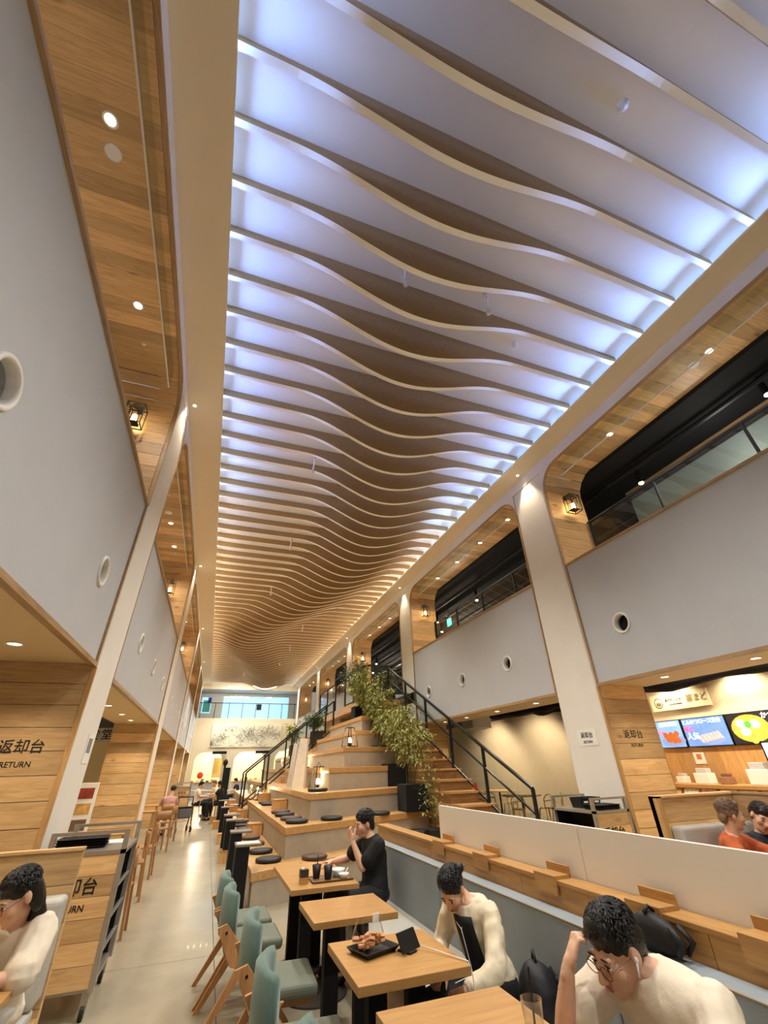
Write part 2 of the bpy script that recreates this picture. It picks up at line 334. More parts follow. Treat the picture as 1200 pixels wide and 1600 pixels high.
def facade(side):
    o = -1 if side == 'left' else 1; X0 = XL if o < 0 else XR
    D = lambda a, b: (min(X0+o*a, X0+o*b), max(X0+o*a, X0+o*b))
    m = MB(); a, b = D(0, .3); m.box(a, b, YB, YF, ZO, ZS-.001)
    r = .48
    for i in range(5):
        y0, y1 = CC[i]+HW, CC[i+1]-HW
        for (yc, sg) in ((y0, 1), (y1, -1)):
            P = [(yc, ZO)]+[(yc+sg*(r-r*math.cos(t)), ZO-r+r*math.sin(t)) for t in [math.pi/2*j/10 for j in range(11)][::-1]]
            # region between corner and arc
            P = [(yc, ZO+.0)]+[(yc+sg*r*(1-math.cos(t)), ZO-r*(1-math.sin(t))) for t in [math.pi/2*(10-j)/10 for j in range(11)]]
            m.prism(P, X0, X0+o*.3, 'X')
    wall = struct(m.build('wall_'+side, COLM), 'white %s facade beam above the upper openings' % side)
    for i, c in enumerate(CC):                                           # columns
        a, b = D(0, .3); MB().box(a, b, c-HW, min(c+HW, YF), 0, ZO).build('column', COLM, wall, bevel=.05, bseg=3)
    MB().box(*D(0, .3), YB, CC[0]-HW, 0, ZO).build('wall_infill', PLASTER, wall)
    BLK = BLACKM
    pl_src = mesh_of(MB().box(-.44, .44, -.0972, .0972, -.012, .012), 'wood_plank', WOODX)
    pc_src = mesh_of(MB().box(-.44, .44, -.087, .087, -.012, .012), 'wood_plank', WOODX)
    wg_src = mesh_of(MB().box(-.455, .455, -.014, .014, -.0972, .0972), 'wood_plank', WOODX)
    def plank(src, stuff, X, y, z, ny, nz):
        u = Vector((1, 0, 0)); n = Vector((0, ny, nz)).normalized(); w = n.cross(u)
        M = Matrix((u, w, n)).transposed().to_4x4(); M.translation = (X, y, z)
        if stuff is None: inst(src, 'wood_plank', wall, mtx=M)
        else:
            h = [max(abs(v.co[k]) for v in src.vertices) for k in range(3)]
            stuff.obox((X, y, z), h, M.to_3x3())
    for i in range(5):
        y0, y1 = CC[i]+HW, CC[i+1]-HW; open_bay = (o > 0 and i == 2)
        st = None if i < 3 else MB(); Xm = X0+o*.49
        # reveal lining
        zt = ZO-.004; zb = 3.52 if open_bay else PZ1+.02
        zz = ZO-r-.1
        while zz > zb:
            plank(pl_src, st, Xm, y0+.004, zz, 1, 0); plank(pl_src, st, Xm, y1-.004, zz, -1, 0); zz -= .2
        for j in range(4):
            t = math.pi/2*(j+.5)/4; R = r-.004
            plank(pc_src, st, Xm, y0+r-R*math.cos(t), ZO-r+R*math.sin(t), math.cos(t), -math.sin(t))
            plank(pc_src, st, Xm, y1-r+R*math.cos(t), ZO-r+R*math.sin(t), -math.cos(t), -math.sin(t))
        nn = int(round((y1-y0-2*r)/.2)); w = (y1-y0-2*r)/nn
        for j in range(nn): plank(pl_src, st, Xm, y0+r+w*(j+.5), zt, 0, -1)
        if st: st.build('wood_plank', WOODX, wall, kind='stuff')
        # mass behind the lining
        MB().box(*D(.3, .93), y0-.03, y1+.03, ZO+.03, ZP).build('bulkhead', BLK, wall)
        if not open_bay:                                                 # parapet box with portholes
            ps = [c+.0 for c in ((y0+.3, y0+2.7, y0+5.28) if i == 0 else (y0+1.28, y0+3.2, y0+5.15))]
            m = MB(); plate_holes(m, X0+o*.03, y0, y1, PZ0, PZ1, [(y, 3.36, .125) for y in ps], o, .09)
            a, b = D(.03, .93)
            if o < 0: F = [(0,1,2,3), (4,7,6,5), (0,4,5,1), (3,2,6,7), (0,3,7,4), (1,5,6,2)]
            Xa, Xb = X0+o*.03, X0+o*.9
            V = [(Xa, y0, PZ0), (Xa, y1, PZ0), (Xa, y1, PZ1), (Xa, y0, PZ1), (Xb, y0, PZ0), (Xb, y1, PZ0), (Xb, y1, PZ1), (Xb, y0, PZ1)]
            m.add(V, [(0, 1, 5, 4), (4, 5, 6, 7), (3, 7, 6, 2), (0, 4, 7, 3), (1, 2, 6, 5)], 0)
            p = m.build('parapet', [PLASTER, BLACKM], wall); p['label'] = 'white parapet panel with round portholes'
            for y in ps:
                if 'ring' not in PORT_SRC:
                    PORT_SRC['ring'] = mesh_of(MB().rings([[(x, rr*math.cos(t), rr*math.sin(t)) for t in [2*math.pi*j/28 for j in range(28)]] for x, rr in ((0, .155), (-.016, .152), (-.02, .142), (-.016, .126), (.002, .119), (.05, .119))], True, False), 'porthole_ring', WHITEP, True)
                M = Matrix.Translation((X0+o*.03, y, 3.36)) @ Matrix.Rotation(0 if o > 0 else math.pi, 4, 'Z')
                inst(PORT_SRC['ring'], 'porthole_ring', p, mtx=M)
            # wooden trims on the parapet edges
            MB().box(*D(0, .05), y0, y1, PZ1, PZ1+.035).build('trim_cap', WOODY, p)
            MB().box(*D(.05, .93), y0, y1, PZ1+.001, PZ1+.02).build('sill_board', WOODY, p)
            MB().box(*D(0, .06), y0, y1, PZ0-.045, PZ0).build('trim_bottom', WOODY, p)
            MB().box(*D(.005, .03), y0, y0+.03, PZ0, PZ1).build('trim_side', WOODY, p)
            MB().box(*D(.005, .03), y1-.03, y1, PZ0, PZ1).build('trim_side', WOODY, p)
            MB().box(*D(.06, .93), y0, y1, PZ0-.02, PZ0-.001).build('soffit_board', mat('soffit_cream', (222, 198, 152), .6), p)
        # edge strip round the opening
        P = [(y0+.0, zb), (y0, ZO-r)]+[(y0+r*(1-math.cos(t)), ZO-r*(1-math.sin(t))) for t in [math.pi/2*j/10 for j in range(1, 11)]]
        P += [(y1-r*(1-math.cos(t)), ZO-r*(1-math.sin(t))) for t in [math.pi/2*(10-j)/10 for j in range(0, 11)]]+[(y1, zb)]
        m = MB(); Rg = []
        for q, (y, z) in enumerate(P):
            cy, cz = (y0+y1)/2, ZO-r
            dy = 1 if y < y0+r else (-1 if y > y1-r else 0); 
            if z <= ZO-r: nrm = Vector((0, 1 if y < cy else -1, 0))
            else:
                c0 = y0+r if y < cy else y1-r; nrm = Vector((0, c0-y, (ZO-r)-z)); nrm = nrm.normalized() if nrm.length > 1e-5 else Vector((0, 0, -1))
            b0 = Vector((X0-o*.006, y, z)); Rg.append([b0, b0+Vector((o*.05, 0, 0)), b0+Vector((o*.05, 0, 0))+nrm*.02, b0+nrm*.02])
        m.rings(Rg).build('opening_trim', WOODY, wall)
    for i, c in enumerate(CC[1:]):                                       # wing walls: wood boards beside every column
        a, b = D(.3, .93)
        MB().box(a, b, c-HW, c+HW-.02, 0, PZ0).build('wing_wall', BLK if i else CREAM, wall)
        if o < 0 and i > 0: pass
        j = 0; st = None if i < 3 else MB()
        while .1+.2*j < PZ0-.02:
            z = .1+.2*j
            if z+.1 < PZ0+.09:
                if st is None: inst(wg_src, 'wood_plank', wall, loc=(X0+o*.49, c-HW-.014, min(z, PZ0-.12)))
                else: st.obox((X0+o*.49, c-HW-.014, min(z, PZ0-.12)), (.455, .014, .0985), Matrix.Identity(3))
            j += 1
        if st: st.build('wood_plank', WOODX, wall, kind='stuff')
        MB().box(*D(-.008, .04), c-HW-.035, c-HW+.004, 0, PZ0-.045).build('corner_trim', WOODZ, wall, bevel=.004)
        MB().box(*D(.93, .945), c-HW-.03, c+HW-.02, 0, PZ0).build('corner_trim', WOODZ, wall)
    return wall
wl = facade('left'); wr = facade('right')

# far wall with balcony, windows, mural, and arches below
FARW = mat('far_wall_paint', (228, 214, 184), .7)
m = MB()
m.box(XL-.3, XR+.3, YF, YF+.25, 2.78, 4.72)                     # balcony front
m.box(XL-.3, XR+.3, YF, YF+.25, 6.62, 7.3)                      # head
wf = struct(m.build('wall_far', FARW), 'cream end wall of the hall with a balcony')
m = MB(); m.box(XL-.3, -1.22, YF+1.6, YF+1.8, 4.72, 6.62); m.box(-.55, .28, YF+1.6, YF+1.8, 4.72, 6.62); m.box(5.12, XR+.3, YF+1.6, YF+1.8, 4.72, 6.62); m.box(.28, 5.12, YF+1.6, YF+1.8, 6.38, 6.62); m.box(-1.22, -.55, YF+1.6, YF+1.8, 6.3, 6.62); m.box(-1.22, -.55, YF+1.6, YF+1.8, 4.72, 5.2)
m.build('balcony_wall', mat('balcony_grey', (196, 192, 184), .7), wf)
MB().box(XL-.3, XR+.3, YF+.25, YF+1.8, 4.5, 4.72).build('balcony_floor', PLASTER, wf)
MB().box(XL-.3, XR+.3, YF+.25, YF+1.8, 6.62, 6.8).build('balcony_ceiling', PLASTER, wf)
SKYP = mat('window_room_white', (226, 240, 250), .6)
w1 = struct(MB().box(.28, 5.12, YF+1.68, YF+1.7, 4.72, 6.38).build('window_1', GLASS), 'wide window behind the balcony rail, bright room beyond')
w2 = struct(MB().box(-1.22, -.55, YF+1.68, YF+1.7, 5.2, 6.3).build('window_2', GLASS), 'small window at the left end of the balcony')
rm = MB(); rm.box(-1.8, 6, YF+5.8, YF+6, 4.4, 7.4); rm.box(-1.8, 6, YF+1.8, YF+6, 4.3, 4.45); rm.box(-1.8, 6, YF+1.8, YF+6, 7.3, 7.45); rm.box(-1.95, -1.8, YF+1.8, YF+6, 4.3, 7.4); rm.box(6, 6.15, YF+1.8, YF+6, 4.3, 7.4)
rm.build('bright_room_wall', SKYP, wf)
lamp('AREA', (2.2, YF+3.6, 7.2), 190, (.72, .88, 1), 'bright_room_light', to=(2.2, YF+3.6, 0), sx=6, sy=2.5)
for y in (2.6, 3.6, 4.6): MB().box(.6, 4.8, YF+y, YF+y+.05, 7.02, 7.08).build('track_rail', mat('pale_grey', (190, 205, 215), .5), wf)
for i, (a, b, z0, z1, c) in enumerate([(-1.1, -.6, 5.3, 6.1, (70, 190, 190)), (-.8, -.5, 5.95, 6.3, (30, 80, 200))]):
    MB().box(a, b, YF+1.9, YF+1.93, z0, z1).build('poster', mat('poster_%d' % i, c, .5), w2)
rail = thing('balcony_railing', 'black balcony railing along the far upper window', 'railing', (2.1, YF+.12, 4.72), local=False)
MB().bar((XL, YF+.12, 5.72), (XR, YF+.12, 5.72), .045, .045).build('top_rail', BLACK, rail)
for j in range(8):
    x = XL+.15+j*.93; MB().bar((x, YF+.12, 4.72), (x, YF+.12, 5.7), .04, .04).build('post', BLACK, rail)
    if j < 7: MB().box(x+.03, x+.9, YF+.115, YF+.125, 4.76, 5.68).build('glass_pane', GLASS, rail)
tag(MB().box(2.62, 2.95, YF-.04, YF+.09, 5.28, 5.66).build('balcony_speaker', BLACKM, bevel=.01), 'small black box hung on the balcony railing', 'speaker')
# mural
mural = tag(MB().box(-.17, 4.52, YF-.05, YF-.002, 2.95, 4.38).build('mural_panel', mat('mural_cream', (244, 236, 208), .7)), 'long cream mural panel with black ink line drawing', 'mural')
WM['mural_panel'] = Matrix()
random.seed(3); ink = MB()
def stroke(m, p, q, w):
    d = Vector((q[0]-p[0], 0, q[1]-p[1])); l = d.length
    if l < 1e-4: return
    d /= l; n = Vector((-d.z, 0, d.x))*w/2; a = Vector((p[0], YF-.0515, p[1])); b = Vector((q[0], YF-.0515, q[1]))
    m.add([a-n, b-n, b+n, a+n], [(0, 1, 2, 3)])
for cx, cz, sp, nn in [(.25, 3.3, .25, 40), (.75, 3.5, .2, 40), (.6, 3.9, .2, 25), (1.35, 4.0, .2, 40), (1.9, 3.5, .32, 90), (2.3, 3.8, .25, 60), (2.6, 3.4, .3, 70), (3.2, 3.75, .3, 70), (3.6, 3.9, .25, 60), (4.2, 3.6, .2, 40), (.02, 3.08, .12, 40), (3.2, 3.2, .5, 40), (1.2, 3.3, .5, 25)]:
    ang = random.uniform(.3, 2.6)
    for _ in range(nn):
        x, z = random.gauss(cx, sp), random.gauss(cz, sp*.6); a = ang+random.gauss(0, .7); l = random.uniform(.04, .17)
        x = min(max(x, -.1), 4.4); z = min(max(z, 3.02), 4.28)
        p = (x, z)
        for _ in range(3):
            q = (min(max(p[0]+l*math.cos(a), -.13), 4.48), min(max(p[1]+l*math.sin(a), 2.98), 4.34)); stroke(ink, p, q, random.uniform(.006, .015)); p = q; a += random.gauss(0, .5); l *= .8
ink.build('ink_drawing', mat('mural_ink', (104, 108, 100), .7), mural, kind='stuff')

# ================================================================== LIGHT FITTINGS
def downlight_thing(name, x, y, z, label, group, power=0, r=.055, cone=110, color=WARM, up=False):
    t = thing(name, label, 'downlight', (x, y, z), 0, group)
    MB().lathe((0, 0, -.004), [(r+.018, .004), (r+.018, 0), (r+.012, -.004), (r, -.003), (r-.004, .004)], 20).build('trim_ring', WHITEP, t, True)
    MB().lathe((0, 0, -.0015), [(r-.003, 0), (r-.003, .003)], 20).build('lens', GLOWS, t)
    if power: lamp('SPOT', (x, y, z-.03), power, color, 'downlight_beam', to=(x, y, 0), size=.06, cone=cone)
    return t
side = {-1: 'left', 1: 'right'}; UPL = 15; ORD = ['first', 'second', 'third', 'fourth', 'fifth', 'sixth', 'seventh', 'eighth', 'ninth', 'tenth', 'eleventh', 'twelfth', 'thirteenth', 'fourteenth', 'fifteenth', 'sixteenth']
for o in (-1, 1):
    X0 = XL if o < 0 else XR
    for i in range(5):                      # upper wooden soffits: lamp, speaker disc, sprinkler
        y0 = CC[i]+HW
        for j, dy in enumerate((.84, 2.74, 4.64) if i == 0 else (.9, 2.2, 3.5, 4.8)):
            if i == 0 and j == 0: continue
            downlight_thing('soffit_downlight', X0+o*.48, y0+dy, ZO-.018, '%s downlight from the camera in bay %s of the %s upper wooden soffit' % (ORD[j], ORD[i], side[o]), 'upper soffit downlights, %s side' % side[o], 70 if i < 3 else 0, .05, 150)
        if i < 3:
            tag(MB().lathe((X0+o*.5, y0+3.0, ZO-.016), [(.0, -.008), (.06, -.008), (.075, -.004), (.078, 0)], 20).build('speaker_disc', WHITEP, smooth=True), 'small white round speaker disc in bay %s of the %s upper soffit' % (('nearest', 'second', 'third')[i], side[o]), 'speaker')
            tag(MB().lathe((X0+o*.48, y0+5.25, ZO-.016), [(.012, -.02), (.02, -.014), (.03, -.006), (.034, 0)], 14).build('sprinkler', WHITEP, smooth=True), 'tiny white sprinkler in bay %s of the %s upper soffit' % (('nearest', 'second', 'third')[i], side[o]), 'sprinkler')
    for i, c in enumerate(CC[1:]):          # column washers in the ledge
        x = XL+.1 if o < 0 else XR-.14
        t = downlight_thing('column_washer', x, c, ZS, 'tiny washer lamp in the ledge above the %s column on the %s' % (ORD[i], side[o]), 'column washer lamps, %s ledge' % side[o], 80, .03, 75)
    for i in range(5):                      # lower soffits
        y0 = CC[i]+HW
        for j, dy in enumerate((4.0, 5.25) if i == 0 else (1.2, 2.6, 4.0, 5.2)):
            if o > 0 and i == 2: continue
            downlight_thing('lower_downlight', X0+o*.49, y0+dy, PZ0-.02, '%s warm downlight from the camera under bay %s of the %s gallery' % (ORD[j], ORD[i], side[o]), 'lower gallery downlights, %s side' % side[o], 48, .055, 130)
# glass smoke screens hung in the upper openings
for o in (-1, 1):
    X0 = XL if o < 0 else XR
    for i in range(4):
        y0, y1 = CC[i]+HW+.42, CC[i+1]-HW-.42
        t = thing('smoke_screen', 'clear glass smoke screen hung in opening %s of the %s gallery' % (('one', 'two', 'three', 'four')[i], side[o]), 'glass screen', (X0+o*.12, y0, ZO), 0, 'glass smoke screens', local=False)
        MB().box(X0+o*.12-.004, X0+o*.12+.004, y0, y1, ZO-.33, ZO-.02).build('glass_pane', GLASS, t)
        MB().box(X0+o*.12-.008, X0+o*.12+.008, y0, y1, ZO-.342, ZO-.33).build('edge_strip', WHITEP, t)

# invented uplight bars hidden on the sills, added to brighten soffits and ceiling
for o in (-1, 1):
    X0 = XL if o < 0 else XR
    for i in range(5):
        if o > 0 and i == 2: continue
        y0, y1 = CC[i]+HW+.5, CC[i+1]-HW-.5; x = X0+o*.3
        t = thing('added_uplight', 'added unseen uplight bar on the sill of bay %s, %s gallery' % (ORD[i], side[o]), 'uplight', (x, y0, PZ1+.02), 0, 'added uplight bars on the gallery sills', local=False)
        MB().box(x-.03, x+.03, y0, y1, PZ1+.021, PZ1+.05).build('housing', BLACK, t)
        l = lamp('AREA', (x, (y0+y1)/2, PZ1+.055), UPL, NEUT, 'added_uplight_beam', sx=.04, sy=y1-y0); l.rotation_euler = (0, math.pi+o*.85, 0); l.data.size = .04; l.data.size_y = y1-y0; l.data.spread = math.radians(120)

# wall lanterns on the upper wooden reveals
def make_lantern():
    t = thing('wall_lantern', 'x', 'lantern', (0, 0, 0), 0, 'wall lanterns of the upper gallery')
    # hangs from the wall at y = 0, projects toward -y
    w, d, h = .11, .09, .34; yc = -.15
    def cage(m, w, d, z0, z1, r, taper=1.0):
        for sx in (-1, 1):
            for sy in (-1, 1): m.bar((sx*w, yc+sy*d, z0), (sx*w*taper, yc+sy*d*taper, z1), r, r)
        for z, k in ((z0, 1), (z1, taper)):
            for sx in (-1, 1): m.bar((sx*w*k, yc-d*k, z), (sx*w*k, yc+d*k, z), r, r); m.bar((-w*k, yc+sx*d*k, z), (w*k, yc+sx*d*k, z), r, r)
    m = MB(); cage(m, w, d, -.2, .14, .012); m.build('outer_cage', BLACK, t)
    m = MB(); cage(m, w*.62, d*.62, -.17, .1, .009); m.build('inner_cage', BLACK, t)
    MB().box(-w*.62, w*.62, yc-d*.62, yc+d*.62, -.185, -.16).build('base_tray', BLACK, t)
    MB().lathe((0, yc, .14), [(.075, 0), (.05, .02), (.02, .035), (.02, .06), (.012, .075)], 12).build('cap', BLACK, t)
    MB().bar((0, 0, .2), (0, yc, .2), .02, .02).build('bracket_arm', BLACK, t)
    MB().box(-.03, .03, -.015, 0, .13, .24).build('wall_plate', BLACK, t)
    MB().cyl((0, yc, -.158), (0, yc, -.03), .035, .03, 12).build('glass_bulb', GLOW, t, True)
    return t
lan = make_lantern(); first = True
nm = ['nearest', 'second', 'third', 'fourth', 'farthest']
for i, c in enumerate(CC[1:]):
    for o in (-1, 1):
        X0 = XL if o < 0 else XR; loc = (X0+o*.48, c-HW-.016, 5.98)
        lab = 'black caged wall lantern, %s on the %s upper gallery' % (nm[i], side[o])
        if first: lan.location = loc; lan['label'] = lab; first = False
        else: copy_tree(lan, loc, 0, lab)
        lamp('POINT', (loc[0], loc[1]-.15, loc[2]-.1), 16 if i < 3 else 16, (1, .68, .36), 'lantern_glow', size=.03)

# small spot fittings on the ceiling
sp = thing('ceiling_spotlight', 'x', 'spotlight', (0, 0, 0), 0, 'white pipe spotlights between the ceiling fins')
MB().cyl((0, 0, .0), (0, 0, .06), .04, .04, 14).build('mount', WHITEP, sp, True)
MB().tube([(0, 0, 0), (0, 0, -.05), (.0, .02, -.07), (0, .05, -.22)], .018, 8).build('arm', WHITEP, sp, True)
MB().cyl((0, .05, -.2), (0, .06, -.30), .026, .03, 12).build('head', WHITEP, sp, True)
spots = [(1.4, 2.62), (2.6, 2.6), (1.1, 6.85), (2.75, 7.1), (1.2, 10.6), (3.1, 11.2), (1.1, 14.4), (2.9, 15.0), (1.2, 18.2), (3.0, 18.7), (1.0, 22.4), (3.0, 22.4), (1.2, 26.2), (3.0, 26.2), (1.2, 30), (3.0, 30), (1.3, -1.2), (3.0, -1.2)]
for i, (x, y) in enumerate(spots):
    kk = round((y-1.285-.3)/.535); y = 1.285+.535*kk+.3; z = ZP-.06; lab = 'white pipe spotlight %s from the camera, %s row between the fins' % (('first', 'second', 'third', 'fourth', 'fifth', 'sixth', 'seventh', 'eighth', 'ninth')[i//2], ('left', 'right')[i % 2])
    if i == 0: sp.location = (x, y, z); sp['label'] = lab
    else: copy_tree(sp, (x, y, z), random.uniform(-.5, .5), lab)
    lamp('SPOT', (x, y+.06, ZP-.75), 300 if y < 20 else 280, NEUT, 'spot_beam', to=(x, y, 0), size=.05, cone=125, blend=.8)
tag(MB().lathe((2.85, .5, ZP-.001), [(.055, 0), (.055, -.02), (.02, -.03), (.012, -.045), (0, -.05)], 18).build('smoke_detector', WHITEP, smooth=True), 'white round detector on the ceiling nearest the camera', 'detector')
tag(MB().lathe((3.44, 3.2, ZP-.001), [(.05, 0), (.05, -.03), (.045, -.07), (.02, -.09)], 18).build('ceiling_camera', WHITEP, smooth=True), 'white dome camera between ceiling fins on the right', 'camera')
# row of spots on the end beam
for j, x in enumerate([.5, .8, 1.15, 1.45, 2.5, 2.9, 3.3, 3.6]):
    t = thing('beam_spotlight', 'small bright spotlight on the far wall beam, %s from the left' % ORD[j], 'spotlight', (x, YF-.08, 6.78), 0, 'spotlights on the far beam')
    MB().cyl((0, 0, 0), (0, -.1, -.03), .05, .05, 12).build('body', WHITEP, t, True)
    MB().ell((0, -.11, -.033), (.045, .02, .045)).build('lens', GLOW, t, True)
lamp('AREA', (2.1, YF-1.2, 6.7), 150, NEUT, 'far_beam_spots', to=(2.1, YF, 3.6), sx=4, sy=.2)

# ================================================================== UPPER FLOOR AND SHOPS BEYOND THE FACADES
m = MB(); m.box(XR+.3, 15, CC[0], 12.4, 3.2, 3.5); m.box(XR, 15, 12.4, 20.4, 3.2, 3.5); m.box(XR+.3, 15, 20.4, YF, 3.2, 3.5)
struct(m.build('floor_upper', mat('upper_floor', (110, 104, 96), .6)))
m = MB(); m.box(XR+.93, 15, YB, YF+.3, 6.62, 6.8)
uc = struct(m.build('ceiling_upper', BLACKM), 'black painted ceiling of the upper gallery')
for j in range(9): MB().cyl((XR+1.5+j*.75, YB, 6.5-.03*(j % 3)), (XR+1.5+j*.75, YF, 6.5-.03*(j % 3)), .05+.02*(j % 2), n=8).build('ceiling_pipe', BLACK, uc)
struct(MB().box(14.8, 15, YB, YF, 0, 6.8).build('wall_outer', mat('dark_back', (52, 48, 46), .8)))
struct(MB().box(XL-1.05, XL-.95, YB, YF, 2.62, 6.8).build('wall_gallery', mat('dark_back2', (60, 50, 42), .8)))
# nearest right bay: grey wall with wooden head behind the railing
gw = struct(MB().box(7.8, 7.95, YB, 5.35, 3.5, 6.45).build('wall_gallery_grey', mat('gallery_grey_green', (158, 164, 158), .6)), 'grey gallery wall with wooden head')
MB().box(7.74, 7.95, YB, 5.37, 6.45, 6.62).build('wood_head', WOODY, gw)
for j, (x, y) in enumerate(sorted([(7.2, 4.6), (7.1, 2.2), (7.2, .8), (8.2, 9.0), (8.8, 10.6), (7.6, 11.6), (8.4, 7.4), (9.4, 8.4), (7.4, 14.2), (8.2, 15.4), (8.8, 16.8), (7.6, 17.9), (9.6, 18.6), (7.6, 22), (8.2, 24.4), (7.6, 29)], key=lambda p: p[1])):
    t = thing('gallery_spotlight', 'bright spotlight under the black gallery ceiling, %s counting from the camera' % ORD[j], 'spotlight', (x, y, 6.3), 0, 'spotlights under the black gallery ceiling')
    MB().cyl((0, 0, -.02), (0, 0, .32), .05, .04, 10).build('body', BLACK, t)
    MB().ell((0, 0, -.03), (.045, .045, .03)).build('lens', GLOW, t, True)
lamp('POINT', (9.5, 15.5, 5.6), 160, WARM, 'gallery_fill', size=.3); lamp('POINT', (7.2, 3.0, 5.9), 14, NEUT, 'gallery_fill', size=.2); lamp('POINT', (9.5, 24, 5.6), 100, WARM, 'gallery_fill', size=.3)
struct(MB().box(10.5, 10.6, 12.5, 22.5, 3.5, 6.2).build('wall_gallery_white', PLASTER), 'white wall of the upper gallery behind the stair head')
fr = thing('framed_window', 'tall black framed display with orange picture in the upper gallery', 'display', (10.42, 16.2, 3.6), local=False)
for a, b, c, d in ((15.2, 15.28, 3.6, 5.9), (17.2, 17.28, 3.6, 5.9), (15.2, 17.28, 5.82, 5.9)): MB().box(10.40, 10.48, a, b, c, d).build('frame_bar', BLACK, fr)
MB().box(10.44, 10.47, 15.28, 15.9, 3.7, 5.8).build('picture', mat('orange_print', (214, 96, 40), .5, noise=.5, nscale=5), fr)
# railings on the right parapets
def gallery_rail(i, y0, y1, lab):
    t = thing('gallery_railing', lab, 'railing', (6.35, y0, PZ1+.02), local=False, group='glass gallery railings on the right parapets')
    z1 = 5.63
    MB().bar((6.35, y0, z1), (6.35, y1, z1), .05, .035).build('top_rail', BLACK, t)
    n = max(3, int((y1-y0)/1.33)); 
    for j in range(n+1):
        y = y1-.05-j*(y1-y0-.1)/n
        MB().bar((6.35, y, PZ1+.02), (6.35, y, z1-.01), .06 if j == 0 else .045, .03).build('post', BLACK, t)
        if j < n: MB().add([(6.35, y-.03, PZ1+.05), (6.35, y-(y1-y0-.1)/n+.03, PZ1+.05), (6.35, y-(y1-y0-.1)/n+.03, z1-.03), (6.35, y-.03, z1-.03)], [(0, 1, 2, 3)]).build('glass_pane', GLASSD, t)
gallery_rail(0, -.6, 5.38, 'glass railing with black posts on the nearest right parapet')
gallery_rail(1, 6.45, 12.38, 'glass railing with black posts on the second right parapet')
gallery_rail(3, 20.45, 26.38, 'glass railing with black posts past the stair head')
q = thing('exit_sign', 'small glowing green exit sign behind the second right railing', 'sign', (7.0, 12.56, 5.76), local=False)
MB().box(6.98, 7.02, 12.44, 12.68, 5.64, 5.88).build('lit_panel', mat('exit_sign_glow', (90, 220, 200), .5, emit=2.5), q); MB().cyl((7.0, 12.56, 5.88), (7.0, 12.56, 6.62), .012, n=6).build('drop_rod', BLACK, q)

# ---- right ground floor: food counter in the nearest bay
shopw = struct(MB().box(9.2, 9.35, YB, 9.2, 0, 3.4).build('wall_shop', CREAM), 'cream shop wall above the food counter')
m = MB(); m.hexa([(6.42, 6.05, 0), (6.5, 6.0, 0), (9.36, 9.1, 0), (9.28, 9.18, 0), (6.42, 6.05, 3.4), (6.5, 6.0, 3.4), (9.36, 9.1, 3.4), (9.28, 9.18, 3.4)]); struct(m.build('wall_divider', CREAM))
struct(MB().box(XR+.93, 15, YB, 12.0, 3.15, 3.2).build('ceiling_shop', mat('shop_ceiling_dark', (58, 52, 46), .8)))
struct(MB().box(XR+.93, 15, 12.0, YF, 3.15, 3.2).build('ceiling_shop', mat('shop_ceiling_dark', (58, 52, 46), .8)))
struct(MB().box(XR+.93, XR+1.0, YB, 5.4, 2.6, 3.2).build('trim_head', CREAM))
dk = MB(); R_ = []
for j in range(15):
    y = 7.0-j*.55; zc = 2.93-.04*math.sin(j*1.7); R_.append([(8.35+.28*math.cos(t)*(1+.1*math.sin(j*2.3)), y, zc+.16*math.sin(t)*(1+.15*math.sin(j))) for t in [2*math.pi*q/10 for q in range(10)]])
tag(dk.rings(R_).build('wrapped_duct', mat('black_sheet', (14, 13, 13), .9, bump=.4, bscale=12, spec=.15), smooth=True), 'long duct wrapped in black sheeting above the food counter', 'duct')
sg = thing('shop_sign', 'cream sign board with round pig logo and brush lettering', 'sign', (9.18, 6.95, 2.5), local=False)
MB().box(9.15, 9.19, 6.28, 7.62, 2.47, 2.79).build('board', mat('sign_cream', (244, 228, 186), .6), sg, bevel=.006)
n_ = 32; m = MB(); m.rings([[(9.146, 7.42+r*math.cos(t), 2.63+r*math.sin(t)) for t in [2*math.pi*q/n_ for q in range(n_)]] for r in (.088, .103)], True, False); m.build('logo_ring', INK, sg)
m = MB()
for (a, b, r) in ((.03, -.02, .028), (-.03, -.02, .028)): m.rings([[(9.146, 7.42+a+q*math.cos(t), 2.63+b+q*math.sin(t)) for t in [2*math.pi*k/14 for k in range(14)]] for q in (r*.65, r)], True, False)
m.rings([[(9.146, 7.42+q*math.cos(t), 2.60+q*.7*math.sin(t)) for t in [2*math.pi*k/14 for k in range(14)]] for q in (.028, .042)], True, False)
m.build('logo_face', INK, sg, kind='stuff')
text('瀬戸内とんかつ', .066, INK, sg, (9.145, 7.02, 2.66), (0, -1, 0), (0, 0, 1)); text('Setouchi tonkatsu', .042, INK, sg, (9.145, 7.02, 2.58), (0, -1, 0), (0, 0, 1)); text('豚まど', .15, mat('sign_gold', (150, 130, 84), .5), sg, (9.145, 6.53, 2.64), (0, -1, 0), (0, 0, 1))
